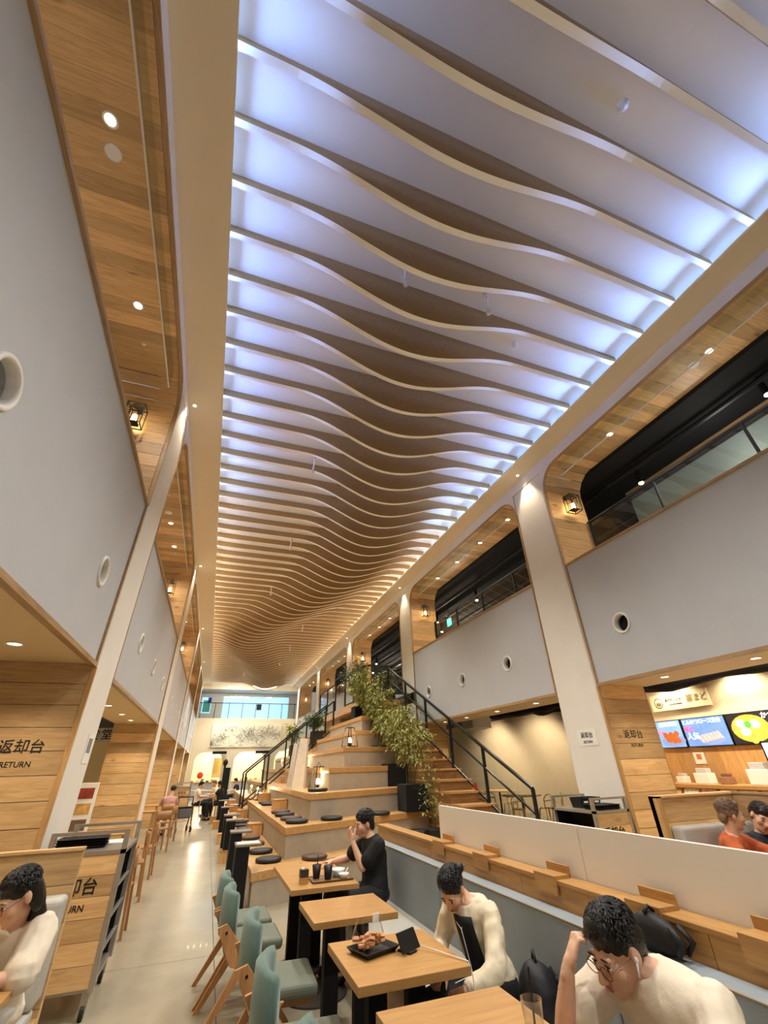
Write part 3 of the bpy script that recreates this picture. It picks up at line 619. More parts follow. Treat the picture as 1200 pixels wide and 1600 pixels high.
# menu screens
SCB = mat('screen_black', (10, 10, 12), .3)
def disc(m, x, y, z, ry, rz, n=20): m.add([(x, y+ry*math.cos(2*math.pi*q/n), z+rz*math.sin(2*math.pi*q/n)) for q in range(n)], [tuple(range(n-1, -1, -1))])
def screen(y1, w, bg, lab, food):
    t = thing('menu_screen', lab, 'screen', (9.1, y1-w/2, 1.78), local=False, group='menu screens over the food counter')
    MB().box(9.04, 9.10, y1-w, y1, 1.77, 2.28).build('housing', SCB, t)
    MB().add([(9.038, y1-.015, 1.785), (9.038, y1-w+.015, 1.785), (9.038, y1-w+.015, 2.265), (9.038, y1-.015, 2.265)], [(0, 1, 2, 3)]).build('picture', mat('scr_'+food, bg, .5, emit=.8, noise=.25, nscale=9), t)
    c = {'karaage': (176, 92, 40), 'cutlet': (196, 176, 160), 'bowl': (236, 196, 70)}[food]
    F = mat('food_'+food, c, .5, emit=.6, noise=.6, nscale=26)
    cy = y1-w*(.58 if food != 'bowl' else .30); m = MB(); disc(m, 9.0365, cy, 1.9 if food != 'bowl' else 2.02, .27 if food != 'bowl' else .33, .10 if food != 'bowl' else .22); m.build('plate', mat('dish_'+food, (120, 140, 190) if food != 'bowl' else (214, 158, 60), .5, emit=.7), t)
    m = MB(); rnd = random.Random(food)
    if food == 'cutlet':
        for q in range(6): m.add([(9.035, cy+.2-.075*q, 1.84+.012*q), (9.035, cy+.13-.075*q, 1.84+.012*q), (9.035, cy+.19-.075*q, 1.96+.012*q), (9.035, cy+.25-.075*q, 1.96+.012*q)], [(0, 1, 2, 3)])
    else:
        for q in range(22): disc(m, 9.0352-.0001*q, cy+rnd.gauss(0, .085 if food == 'karaage' else .12), (1.97 if food == 'karaage' else 2.0)+rnd.gauss(0, .05 if food == 'karaage' else .07), .06, .05, 10)
    m.build('food_pieces', F, t, kind='stuff')
    if food == 'bowl':
        for dy, dz in ((.14, .1), (-.1, .08), (.1, -.03)):
            m = MB(); disc(m, 9.0315, cy+dy, 2.0+dz, .085, .07); m.build('egg_slice', mat('egg_white', (240, 238, 224), .5, emit=.9), t)
        m = MB(); disc(m, 9.031, cy+.02, 2.08, .06, .06); m.build('greens', mat('greens_glow', (80, 160, 50), .5, emit=.8), t)
    TX = mat('screen_text', (235, 245, 255), .5, emit=1.6); RX_ = mat('screen_red', (230, 70, 70), .5, emit=1.2)
    return t, TX, RX_
t, TX, RT = screen(7.62, .62, (120, 160, 226), 'menu screen with fried chicken on pale blue, beside the wooden wing', 'karaage')
text('唐揚げ定食', .085, TX, t, (9.034, 7.28, 2.2), (0, -1, 0), (0, 0, 1)); text('から', .12, RT, t, (9.034, 7.5, 2.05), (0, -1, 0), (0, 0, 1))
t, TX, RT = screen(6.97, .90, (96, 130, 214), 'menu screen with sliced pork cutlet, middle of the three', 'cutlet')
text('とんかつロース定食', .09, TX, t, (9.034, 6.55, 2.2), (0, -1, 0), (0, 0, 1)); text('税込', .1, RT, t, (9.034, 6.85, 2.08), (0, -1, 0), (0, 0, 1)); text('人気', .13, TX, t, (9.034, 6.8, 1.95), (0, -1, 0), (0, 0, 1))
t, TX, RT = screen(6.05, 1.25, (24, 24, 26), 'menu screen with a yellow egg bowl, nearest of the three', 'bowl')
text('かつ丼セット', .11, TX, t, (9.034, 5.1, 2.2), (0, -1, 0), (0, 0, 1)); text('特盛', .12, RT, t, (9.034, 5.0, 1.95), (0, -1, 0), (0, 0, 1))
# boards under the screens, counter, display cards
for j in range(12):
    MB().box(9.15, 9.2, 4.4+j*.3, 4.695+j*.3, .0, 1.76).build('wall_board', WOODZ, shopw)
ct = thing('food_counter', 'pale wooden food counter with a row of menu cards in front', 'counter', (8.6, 6.4, 0), local=False)
MB().box(8.35, 8.95, 3.4, 7.9, 1.12, 1.18).build('worktop', TOPW, ct, bevel=.006); MB().box(8.45, 8.9, 3.5, 7.85, 0, 1.12).build('base', WOODZ, ct)
for j, c in enumerate([(226, 200, 150), (214, 170, 110), (232, 222, 200), (226, 180, 170), (236, 226, 206), (220, 196, 160), (230, 214, 180), (216, 180, 130)]):
    y = 7.55-j*.34; tag(MB().hexa([(8.30, y-.28, .90), (8.44, y-.28, .90), (8.44, y, .90), (8.30, y, .90), (8.40, y-.28, 1.11), (8.44, y-.28, 1.11), (8.44, y, 1.11), (8.40, y, 1.11)]).build('menu_card', mat('card_%d' % j, c, .6, noise=.3, nscale=18)), 'printed menu card on the counter front, %s from the wooden wing' % ORD[j], 'menu card', 'menu cards on the counter front')
for j, (y, w, h, c, nm_, lb) in enumerate([(7.4, .2, .05, (236, 232, 222), 'napkin_pile', 'flat white napkin pile at the far end of the counter'), (7.0, .14, .16, (226, 220, 206), 'leaflet_stand', 'striped leaflet stand on the food counter'), (6.55, .28, .24, (240, 236, 226), 'acrylic_box', 'clear acrylic box of cutlery on the counter'), (6.15, .16, .16, (150, 110, 80), 'spice_jar_tray', 'small brown tray of jars on the counter'), (5.55, .34, .32, (232, 230, 226), 'card_reader', 'white payment machine on the counter'), (5.2, .28, .26, (222, 218, 210), 'till_printer', 'pale till printer on the counter')]):
    q = thing(nm_, lb, nm_.replace('_', ' '), (8.62, y, 1.18), local=True)
    MB().box(-.1, .1, -w/2, w/2, 0, h*.7).build('body', mat('ctr_%d' % j, c, .5), q, bevel=.01)
    MB().box(-.06, .08, -w*.35, w*.35, h*.7, h).build('upper', mat('ctrb_%d' % j, tuple(int(v*.8) for v in c), .5), q, bevel=.01)
tb = thing('order_tablet', 'upright order tablet glowing pale blue on the counter end', 'tablet', (8.4, 4.95, 1.18), local=False)
MB().box(8.4, 8.44, 4.78, 5.24, 1.18, 1.80).build('frame', SCB, tb, bevel=.012)
MB().add([(8.398, 5.21, 1.21), (8.398, 4.81, 1.21), (8.398, 4.81, 1.77), (8.398, 5.21, 1.77)], [(0, 1, 2, 3)]).build('display', mat('tablet_blue', (150, 200, 240), .4, emit=1.3, noise=.12, nscale=6), tb)
MB().box(8.44, 8.54, 4.9, 5.1, 1.18, 1.4).build('stand', SCB, tb)
for j in range(5): tag(MB().box(8.9, 9.14, 4.5+j*.16, 4.62+j*.16, 1.5, 1.62+.02*(j % 2)).build('shelf_carton', mat('ct_%d' % j, [(60, 150, 90), (230, 220, 200), (200, 60, 60), (240, 235, 225), (90, 90, 100)][j], .6)), '%s carton on the high shelf behind the order tablet' % ['green', 'beige', 'red', 'white', 'grey'][j], 'carton')
tag(MB().box(8.85, 9.15, 4.3, 5.5, 1.46, 1.5).build('counter_shelf', TOPW), 'short wooden shelf below the nearest menu screen', 'shelf')
pst = thing('wall_notice', 'small notice with an orange picture on the board wall', 'notice', (9.14, 6.9, 1.55), local=False); MB().box(9.13, 9.145, 6.8, 7.02, 1.48, 1.68).build('sheet', PAPER, pst); MB().box(9.125, 9.131, 6.86, 6.96, 1.56, 1.65).build('print', mat('notice_orange', (200, 120, 60), .6), pst)
for y in (2.5, 4.2, 5.6, 7.0): lamp('SPOT', (7.4, y, 3.1), 160, WARM, 'shop_lamp', to=(8.9, y, 1.3), size=.08, cone=120); lamp('SPOT', (8.9, y, 3.08), 70, WARM, 'shop_sign_fill', to=(9.0, y, 1.2), size=.05, cone=140)  # second spot is unseen, added behind the duct to light the sign
tr = thing('track_lights', 'black ceiling track with small spots beside the second column', 'track light', (7.4, 8.6, 3.0), local=False)
MB().bar((7.4, 8.0, 3.12), (7.4, 10.4, 3.12), .04, .03).build('track', BLACK, tr)
for y in (8.3, 8.8, 9.5): MB().cyl((7.4, y, 3.1), (7.45, y-.03, 2.88), .045, n=10).build('spot_head', BLACK, tr); 
# second right bay: cafe with cream wall
struct(MB().box(11.4, 11.55, 9.15, 30, 0, 3.2).build('wall_cafe', CREAM), 'plain cream wall behind the round cafe tables')
for y in (9.5, 11.5, 14, 17): lamp('SPOT', (9.7, y, 3.05), 170, WARM, 'cafe_lamp', to=(11.3, y+.5, .9), size=.1, cone=120)
ac = thing('air_conditioner', 'white ceiling air unit hung beside the black ducts', 'air conditioner', (9.4, 15.6, 2.75), local=False); MB().box(9.0, 9.8, 15.2, 16.0, 2.72, 3.149).build('casing', WHITEP, ac, bevel=.02); MB().box(9.1, 9.7, 15.3, 15.9, 2.705, 2.725).build('grille', mat('grille_grey', (170, 160, 140), .5), ac)
for k_, (ya, yb, zc) in enumerate([(9.6, 13.6, 2.98), (10.2, 12.2, 2.98)]):
    m = MB(); m.rings([[(9.0+.75*k_+.3*math.cos(t), y, zc+.12*math.sin(t)+.02*math.sin(y*5)) for t in [2*math.pi*q/10 for q in range(10)]] for y in [ya+(yb-ya)*u/9 for u in range(10)]])
    tag(m.build('black_duct', mat('black_sheet', (14, 13, 13), .9), smooth=True), ('broad' if k_ == 0 else 'short low')+' black wrapped duct under the cafe ceiling', 'duct')
BIRCH = wood('pale_birch', (226, 190, 132), (204, 164, 106), 'X', rnd=.05, knots=False)
def round_table(x, y, lab):
    t = thing('round_table', lab, 'table', (x, y, 0), 0, 'round cafe tables')
    MB().lathe((0, 0, .70), [(.58, 0), (.60, .01), (.60, .03), (.58, .035)], 32).build('table_top', BIRCH, t, False); MB().cyl((0, 0, .03), (0, 0, .7), .035, n=10).build('pedestal', BLACK, t); MB().lathe((0, 0, 0), [(.25, 0), (.25, .012), (.05, .03)], 20).build('base', BLACK, t)
round_table(9.3, 13.3, 'round oak cafe table nearest the railing foot'); round_table(10.2, 15.9, 'round oak cafe table behind the first, partly hidden')
def cafe_chair(x, y, rz, lab, grp='bent wood cafe chairs'):
    t = thing('cafe_chair', lab, 'chair', (x, y, 0), rz, grp); M_ = BIRCH
    MB().lathe((0, 0, .43), [(.19, 0), (.2, .012), (.19, .024)], 18).build('seat', M_, t)
    for sx, sy in ((-1, -1), (1, -1), (-1, 1), (1, 1)): MB().cyl((sx*.15, sy*.15, .43), (sx*.19, sy*.19, 0), .016, .012, 8).build('leg', M_, t)
    P = [(-.17, .15, .43)]+[(.19*math.cos(a), .17, .62+.16*math.sin(a)) for a in [math.pi-math.pi*q/8 for q in range(9)]]+[(.17, .15, .43)]
    MB().tube(P, .014, 8).build('back_hoop', M_, t, True); MB().tube([(-.18, .17, .62), (0, .2, .64), (.18, .17, .62)], .014, 8).build('back_rail', M_, t, True)
for x, y, r, l in [(8.6, 12.55, 2.6, 'cafe chair in front of the near round table'), (9.45, 12.35, 3.1, 'cafe chair right of the near round table'), (10.1, 12.7, -2.2, 'cafe chair at the right back of the near round table'), (9.0, 14.6, 2.3, 'cafe chair at the far round table, left'), (9.6, 14.4, 3.0, 'cafe chair between the two round tables')]: cafe_chair(x, y, r, l)
# left ground floor
struct(MB().box(-6.2, -6.05, YB, YF, 0, 3.2).build('wall_shops_left', mat('left_shop_cream', (236, 218, 176), .7)))
struct(MB().box(-6.2, XL-.93, YB, YF, 3.1, 3.15).build('ceiling_shops_left', BLACKM))
for y in (4, 8.5, 11, 15, 20, 26): lamp('SPOT', (-4.4, y, 3.0), 150, WARM, 'left_shop_lamp', to=(-5.6, y, .8), size=.1, cone=130)
hd = thing('shop_header', 'white shop header with dark lettering beyond the left column', 'sign', (-3.2, 13.6, 2.35), local=False); MB().box(-4.6, -2.5, 14.0, 14.06, 2.3, 2.62).build('board', WHITEP, hd); text('食堂', .26, INK, hd, (-2.75, 13.99, 2.46), (1, 0, 0), (0, 0, 1))
struct(MB().box(-5.9, -2.25, 14.1, 14.2, 0, 2.3).build('wall_left_shop_front', mat('left_shop_cream', (236, 218, 176), .7)))
bs = thing('menu_stand', 'tall white menu stand with food pictures by the left shop', 'menu stand', (-2.3, 11.6, 0), 0.2)
MB().box(-.25, .25, -.02, .02, .25, 1.45).build('board', PAPER, bs, bevel=.01)
for j in range(4): MB().box(-.19, .19, -.026, -.021, .4+.26*j, .58+.26*j).build('picture', mat('menu_pic_%d' % j, [(190, 90, 50), (120, 90, 60), (210, 160, 90), (150, 60, 40)][j], .6, noise=.4, nscale=12), bs)
for s in (-1, 1): MB().bar((s*.2, 0, .25), (s*.22, .1, 0), .03, .03).build('leg', BLACK, bs)
# cafe tables of the left aisle
def sq_table(x, y, lab, w=.3, grp='small oak tables along the left wall', leg=None):
    t = thing('side_table', lab, 'table', (x, y, 0), 0, grp)
    MB().box(-w, w, -.3, .3, .69, .72).build('table_top', TOPW, t, bevel=.004)
    for sx in (-1, 1):
        for sy in (-1, 1): MB().bar((sx*(w-.04), sy*.26, 0), (sx*(w-.04), sy*.26, .69), .035, .035).build('leg', leg or WOODZ, t)
for x, y, l in [(-1.35, 7.2, 'oak table just beyond the left return cart'), (-1.75, 8.6, 'second oak table beyond the left return cart'), (-1.45, 10.2, 'third oak table beyond the left return cart'), (-1.45, 15.0, 'oak table beside the seated person in mauve'), (-1.6, 17.6, 'oak table in front of the person in mauve')]: sq_table(x, y, l)
def wood_chair(x, y, rz, lab, m_=None):
    t = thing('dining_chair', lab, 'chair', (x, y, 0), rz, 'plain oak dining chairs of the left aisle'); M_ = m_ or wood('chair_oak', (176, 128, 76), (140, 96, 54), 'Z', rnd=.05, knots=False)
    MB().box(-.2, .2, -.2, .2, .43, .455).build('seat', M_, t, bevel=.01)
    for sx in (-1, 1):
        MB().bar((sx*.17, -.17, .43), (sx*.19, -.2, 0), .032, .032).build('leg', M_, t); MB().bar((sx*.17, .17, .8), (sx*.19, .22, 0), .03, .03).build('leg', M_, t)
    R = [[Vector((.2*math.sin(a), .17+.05*math.cos(a)-.03+dy, z)) for z, dy in ((.62, 0), (.8, 0), (.8, .016), (.62, .016))] for a in [-1+2*q/8 for q in range(9)]]
    MB().rings(R).build('backrest', M_, t, True)
for x, y, r, l in [(-.85, 7.3, -1.57, 'oak chair by the first oak table past the cart'), (-.9, 9.0, -1.4, 'oak chair by the second oak table past the cart'), (-.9, 10.6, -1.6, 'oak chair by the third oak table past the cart'), (-.88, 13.6, -2.8, 'oak chair standing free in the left aisle, nearest the floor joint'), (-.85, 15.2, -1.9, 'oak chair behind the free standing aisle chair')]: wood_chair(x, y, r, l)

# ================================================================== TIERED SEATING AND STAIRS
TN = math.tan(math.radians(24)); XE = 4.45
TI = [(.8, 7.6, .4), (1.32, 8.32, .8), (1.84, 9.08, 1.2), (2.36, 9.88, 1.6), (2.88, 10.68, 2.0), (3.36, 11.5, 2.4), (3.78, 12.25, 2.8)]
YS0, YS1, YS2 = 16.0, 17.35, 24.5
tiers = thing('tiered_seating', 'stepped seating of wooden treads on concrete risers in the hall middle', 'seating', (2.5, 12, 0), local=False)
zp = 0
for i, (x, y, z) in enumerate(TI):
    zw = z-.1; e = .025
    P = lambda d: [(x-d, y-d), (XE, y-d+TN*(XE-x)), (XE, YS0), (x-d, YS0)]
    r_ = MB().prism(P(0), zp, zw).build('riser', CONC, tiers); MB().prism(P(e), zw, z).build('tread', TREADW, tiers, bevel=.006)
    MB().box(x, XE, YS1, YS2-.4*i, zp, zw).build('riser', CONC, tiers); MB().box(x-e, XE, YS1, YS2-.4*i+e, zw, z).build('tread', TREADW, tiers, bevel=.006)
    zp = z
m = 0
st = thing('left_stair', 'narrow concrete steps rising between the two left railings', 'stairs', (1.5, 16.6, 0), local=False)
for j in range(14): MB().box(.8+.26*j-.13, XE, YS0+.005, YS1-.005, .2*j, .2*j+.2).build('step', TREADW if j < 13 else CONC, st)
land = thing('stair_landing', 'upper landing deck at the head of the tiers', 'landing', (5, 17, 3.2), local=False)
MB().box(4.2, XR-.01, 13.6, 20.3, 3.18, 3.42).build('deck', TREADW, land); MB().box(4.5, XR-.01, 14.2, 15.9, 2.0, 3.18).build('wall_under', CONC, land); MB().box(4.5, XR-.01, 17.4, 20.2, 0, 3.18).build('wall_under', CONC, land)
ws = thing('wooden_stair', 'wooden staircase climbing beside the planters on the right', 'stairs', (4.9, 7, 0), local=False)
for j in range(17):
    y = 6.63+.41*j; z = .19*(j+1)
    MB().box(XE+.01, 5.2, y, 13.6, z-.19, z-.035).build('riser', wood('stair_riser', (150, 108, 64), (120, 82, 46), 'X', rnd=.05), ws); MB().box(XE+.01, 5.2, y-.02, 13.6, z-.035, z).build('tread', TREADW, ws)
# right stair railing
def railing(name, lab, base, posts, h, grp=None, post_w=.05, glass=True, mid=None, panes=GLASS):
    t = thing(name, lab, 'railing', base, local=False, group=grp)
    T = [Vector(p)+Vector((0, 0, h)) for p in posts]
    m = MB()
    for a, b in zip(T[:-1], T[1:]): MB().bar(a, b, .05, .045).build('top_rail', BLACK, t)
    for p, q in zip(posts, T): MB().bar(p, q, post_w, .045).build('post', BLACK, t)
    for a, b in zip(posts[:-1], posts[1:]):
        a = Vector(a); b = Vector(b)
        MB().bar(a+Vector((0, 0, .06)), b+Vector((0, 0, .06)), .035, .035).build('bottom_rail', BLACK, t)
        if mid: MB().bar(a+Vector((0, 0, mid)), b+Vector((0, 0, mid)), .03, .03).build('handrail', BLACK, t)
        if glass: MB().add([a+Vector((0, 0, .08)), b+Vector((0, 0, .08)), b+Vector((0, 0, h-.03)), a+Vector((0, 0, h-.03))], [(0, 1, 2, 3)]).build('glass_pane', panes, t)
    return t
nos = lambda y: .4745*(y-6.63)+.19
rr_ = railing('stair_railing', 'black steel railing with glass beside the wooden staircase', (5.1, 7, 0), [(5.1, y, max(.0, nos(y)-.1)) for y in (6.95, 8.35, 9.65, 10.9, 12.2, 13.6)], .98, mid=.62)
no_ = MB()
for q in range(1): no_.rings([[(5.075, 8.75+r*math.cos(t), 1.2+r*math.sin(t)) for t in [2*math.pi*k/18 for k in range(18)]] for r in (.0, .07)], True, False)
no_.build('no_entry_sticker', mat('red_print', (150, 40, 34), .5), rr_)
text('ご注意', .12, INK, rr_, (5.07, 8.52, .95), (0, -1, 0), (0, 0, 1))
tz = lambda x: .4+.4*(x-.8)/.52
railing('left_stair_railing', 'black railing with glass on the near side of the left steps', (1.2, YS0+.06, 0), [(x, YS0+.06, tz(x)-.1) for x in (1.15, 1.8, 2.5, 3.2, 3.9)], .95, 'left stair railings')
railing('left_stair_railing', 'black railing with glass on the far side of the left steps', (1.2, YS1-.06, 0), [(x, YS1-.06, tz(x)-.1) for x in (1.15, 1.8, 2.5, 3.2, 3.9)], .95, 'left stair railings')
railing('landing_railing', 'black railing with glass panes along the upper landing edge', (4.2, 15, 3.42), [(4.28, 13.65, 3.42), (4.28, 14.8, 3.42), (4.28, 15.95, 3.42)], 1.0, panes=GLASSD)
railing('landing_railing', 'short black railing across the landing behind the planters', (4.7, 13.6, 3.42), [(4.3, 13.6, 3.42), (5.2, 13.6, 3.42)][:2], 1.0)
railing('landing_railing', 'far black railing of the upper landing', (4.2, 18.5, 3.42), [(4.28, 17.4, 3.42), (4.28, 18.8, 3.42), (4.28, 20.2, 3.42)], 1.0)

# half-step boxes on the tiers
sb = thing('step_box', 'x', 'box step', (0, 0, 0), 0, 'wooden half step boxes on the tiers')
MB().box(-.15, .15, 0, .42, 0, .18).build('body', WOODZ, sb, bevel=.004); MB().box(-.155, .155, -.005, .425, .18, .2).build('lid', TOPW, sb, bevel=.003)
for i, (x, y, z, l) in enumerate([(1.155, 11.5, .4, 'wooden box step on the lowest tier behind the round cushions'), (1.68, 11.7, .8, 'wooden box step on the second tier near the lantern'), (1.155, 15.5, .4, 'wooden box step at the foot of the near left railing'), (1.68, 15.0, .8, 'wooden box step on the second tier by the near left railing'), (1.05, 17.9, .4, 'wooden box step just past the far left railing'), (1.05, 20.5, .4, 'wooden box step on the lowest tier of the far block')]):
    if i == 0: sb.location = (x, y, z); sb['label'] = l
    else: copy_tree(sb, (x, y, z), 0, l)
for i, (x, y, l) in enumerate([(.62, 11.45, 'low wooden stool in the aisle between two black side tables'), (.62, 14.2, 'low wooden stool in the aisle past the black side tables'), (.55, 17.6, 'low wooden stool in the aisle by the far steps'), (.5, 19.4, 'farthest low wooden stool in the aisle')]):
    q = thing('low_stool', l, 'stool', (x, y, 0), 0, 'low wooden stools in the aisle'); MB().box(-.13, .13, -.16, .16, 0, .19).build('body', WOODZ, q); MB().box(-.14, .14, -.17, .17, .19, .21).build('top', TOPW, q, bevel=.003)
# black side tables
for i, (y, l) in enumerate([(7.62, 'black side table nearest the teal chairs, papers on top'), (9.2, 'second black side table along the lowest tier'), (11.3, 'third black side table along the lowest tier'), (12.55, 'fourth black side table along the lowest tier'), (15.2, 'black side table by the near left railing foot'), (18.6, 'black side table beside the far block of tiers')]):
    q = thing('aisle_table', l, 'side table', (.70, y, 0), 0, 'black side tables along the aisle')
    MB().box(-.16, .02, 0, .035, 0, .68).build('leg_panel', BLACKM, q); MB().box(-.16, -.13, .035, .33, .0, .68).build('side_panel', BLACKM, q); MB().box(-.17, .18, -.01, .35, .68, .705).build('table_top', mat('grey_top', (120, 112, 100), .5), q, bevel=.003)
    if i == 0: tag(MB().box(.55, .86, 7.66, 7.9, .706, .712).build('leaflet', mat('leaflet_print', (220, 214, 204), .6, noise=.3, nscale=30)), 'printed leaflet lying on the nearest black side table', 'leaflet')
# round cushions
CB = mat('black_cushion', (34, 31, 31), .55, bump=.15, bscale=40); CBr = mat('brown_cushion', (82, 62, 48), .55, bump=.15, bscale=40)
cprof = [(0, 0), (.17, 0), (.192, .015), (.198, .03), (.19, .048), (.165, .056), (.08, .06), (0, .06)]
cm = {0: mesh_of(MB().lathe((0, 0, 0), cprof, 26, caps=False), 'round_cushion', CB, True), 1: mesh_of(MB().lathe((0, 0, 0), cprof, 26, caps=False), 'round_cushion', CBr, True)}
cush = [(1.08, 8.28, .4, 0, 'black round cushion at the near corner of the lowest tier'), (1.05, 9.14, .4, 0, 'black round cushion second from the near corner, lowest tier'), (1.02, 10.1, .4, 1, 'brown round cushion beside the second black side table'), (1.02, 10.95, .4, 1, 'brown round cushion in front of the lowest box step'), (1.02, 12.5, .4, 1, 'brown round cushion behind the lowest box step'), (1.03, 13.3, .4, 0, 'black round cushion beside the fourth black side table'), (1.05, 14.2, .4, 0, 'black round cushion near the near left railing, lowest tier'), (1.76, 8.16, .4, 1, 'brown round cushion on the lowest tier behind the tray'),
        (1.57, 8.85, .8, 0, 'black round cushion at the corner of the second tier'), (1.56, 9.4, .8, 1, 'brown round cushion next to the corner one, second tier'), (1.56, 10.2, .8, 0, 'black round cushion third from the second tier corner'), (1.58, 10.9, .8, 1, 'brown round cushion in front of the second tier box step'), (1.62, 13.4, .8, 0, 'black round cushion past the second tier box step'), (1.62, 14.1, .8, 1, 'brown round cushion near the second tier lantern'), (2.21, 8.97, .8, 0, 'black round cushion left of the man in black on the second tier'), (3.24, 9.3, .8, 0, 'black round cushion right of the man in black, second tier'),
        (2.1, 9.75, 1.2, 0, 'black round cushion in front of the lantern on the third tier'), (1.05, 19.0, .4, 0, 'black round cushion on the far block, nearest the rail'), (1.05, 21.3, .4, 0, 'black round cushion on the far block, farther along')]
for x, y, z, c, l in cush:
    o = bpy.data.objects.new('round_cushion', cm[c]); COL.objects.link(o); o.location = (x, y, z); tag(o, l, 'cushion', 'round cushions on the tiers')
# floor lanterns
def floor_lantern(x, y, z, l, h=.42, power=5):
    t = thing('floor_lantern', l, 'lantern', (x, y, z), .3, 'glowing lanterns on the tiers'); m = MB(); a, b = .14, .075
    for sx in (-1, 1):
        for sy in (-1, 1): m.bar((sx*a, sy*a, .02), (sx*b, sy*b, h), .014, .014)
    for k, z_ in ((a, .02), (b, h)):
        for s in (-1, 1): m.bar((-k, s*k, z_), (k, s*k, z_), .014, .014); m.bar((s*k, -k, z_), (s*k, k, z_), .014, .014)
    m.build('frame', BLACK, t); MB().box(-.1, .1, -.1, .1, 0, .02).build('base', BLACK, t); MB().cyl((0, 0, .1), (0, 0, .2), .045, .03, 12).build('lamp', GLOW, t, True); MB().cyl((0, 0, .02), (0, 0, .1), .03, n=10).build('socket', BLACK, t)
    MB().tube([(-.06, 0, h), (0, 0, h+.08), (.06, 0, h)], .006, 6).build('handle', BLACK, t)
    lamp('POINT', (x, y, z+.28), power, (1, .70, .38), 'lantern_glow', size=.05)
floor_lantern(2.28, 10.6, 1.2, 'glowing lantern on the third tier beside the leaning boards'); floor_lantern(1.6, 15.65, .8, 'glowing lantern by the near left railing on the second tier', .36); floor_lantern(3.12, 11.1, 2.0, 'glowing lantern on the fifth tier in front of the landing'); floor_lantern(2.75, 14.8, 1.6, 'glowing lantern behind the near left railing, fourth tier', .36); floor_lantern(3.84, 8.15, 0.0, 'small lamp on the floor by the black stool under the tiers', .25, 3)
# leaning display boards
BRD = mat('pale_board', (206, 196, 178), .6, noise=.12, nscale=6)
for i, (x, y, w, h, l) in enumerate([(1.99, 11.5, .14, 1.02, 'tall pale board leaning on the third tier, the broadest'), (2.12, 12.0, .07, .72, 'narrow pale board leaning behind the broadest one'), (1.93, 12.3, .06, .95, 'thin pale board leaning at the left of the group'), (2.12, 12.6, .06, .66, 'short pale board leaning next to the lantern')]):
    t = thing('leaning_board', l, 'board', (x, y, 1.2), 0, 'pale boards leaning on the third tier')
    MB().hexa([(-w, -.05, 0), (w, -.05, 0), (w, .05, 0), (-w, .05, 0), (-w*.55+.10, .10, h), (w*.55+.12, .10, h), (w*.55+.12, .14, h), (-w*.55+.10, .14, h)]).build('board', BRD, t)
    MB().hexa([(w*.9, -.05, 0), (w*.9+.07, -.02, 0), (w*.9+.07, .06, 0), (w*.9, .05, 0), (w*.5+.12, .1, h), (w*.5+.16, .12, h), (w*.5+.16, .15, h), (w*.5+.12, .14, h)]).build('side_edge', CONC, t)

# planters and plants
LEAF = mat('bamboo_leaf', (156, 158, 84), .5, rnd=.1, noise=.25, nscale=9); LEAF2 = mat('dark_leaf', (84, 104, 62), .5, noise=.25, nscale=9); STEM = mat('plant_stem', (92, 84, 50), .6); SOIL = mat('soil', (40, 32, 24), .9)
def plant(x, y, z, s, hgt, n_stem, n_leaf, spread, l, lm, seed, kind='bamboo', lean=(0, 0)):
    rnd = random.Random(seed)
    t = thing('potted_plant', l, 'plant', (x, y, z), 0, 'plants in black cube planters')
    pb = MB(); w = s/2; pb.box(-w, w, -w, w, 0, s*.92); pb.build('planter_box', BLACKM, t, bevel=.008)
    MB().box(-w*.9, w*.9, -w*.9, w*.9, s*.9, s*.93).build('soil', SOIL, t)
    L_ = MB(); S_ = MB()
    for q in range(n_stem):
        a = rnd.uniform(0, 6.28); r0 = rnd.uniform(0, w*.6); b = Vector((r0*math.cos(a), r0*math.sin(a), s*.9))
        d = Vector((math.cos(a)*spread*rnd.uniform(.3, 1)+lean[0], math.sin(a)*spread*rnd.uniform(.3, 1)+lean[1], 0)); h = hgt*rnd.uniform(.6, 1)
        P = [b+Vector((0, 0, h*u))+d*(u**2) for u in (0, .25, .5, .75, 1)]
        S_.tube(P, [.010, .009, .007, .005, .002], 5)
        for k in range(n_leaf//n_stem):
            u = rnd.uniform(.3, 1)**.8; j = min(int(u*4), 3); p = P[j].lerp(P[j+1], u*4-j)
            aa = rnd.uniform(0, 6.28); rr = rnd.uniform(.02, .24)*(1.1-.5*u); p = p+Vector((rr*math.cos(aa), rr*math.sin(aa), rnd.uniform(-.06, .06)))
            ln = rnd.uniform(.07, .15); wd = ln*rnd.uniform(.10, .17) if kind == 'bamboo' else ln*.3
            dr = Vector((math.cos(aa), math.sin(aa), rnd.uniform(-.9, .35))).normalized(); sd = dr.cross(Vector((rnd.uniform(-.4, .4), rnd.uniform(-.4, .4), 1))).normalized()*wd
            L_.add([p, p+dr*ln*.45+sd, p+dr*ln+Vector((0, 0, -.02)), p+dr*ln*.45-sd], [(0, 1, 2, 3)])
    S_.build('stems', STEM, t, kind='stuff'); L_.build('foliage', lm, t, kind='stuff')
    return t
plant(4.08, 9.62, .8, .50, 1.35, 7, 700, .35, 'airy bamboo in the lowest black cube planter on the second tier', LEAF, 1, lean=(.15, -.1))
plant(4.12, 10.75, 1.2, .48, 1.25, 14, 1300, .42, 'dense bamboo in the cube planter on the third tier', LEAF, 2, lean=(.38, -.1))
plant(4.12, 11.6, 1.6, .48, 1.25, 14, 1450, .42, 'dense bamboo in the cube planter on the fourth tier', LEAF, 3, lean=(.35, 0))
plant(4.14, 12.35, 2.0, .46, 1.2, 14, 1450, .42, 'dense bamboo in the cube planter on the fifth tier', LEAF, 4, lean=(.3, 0))
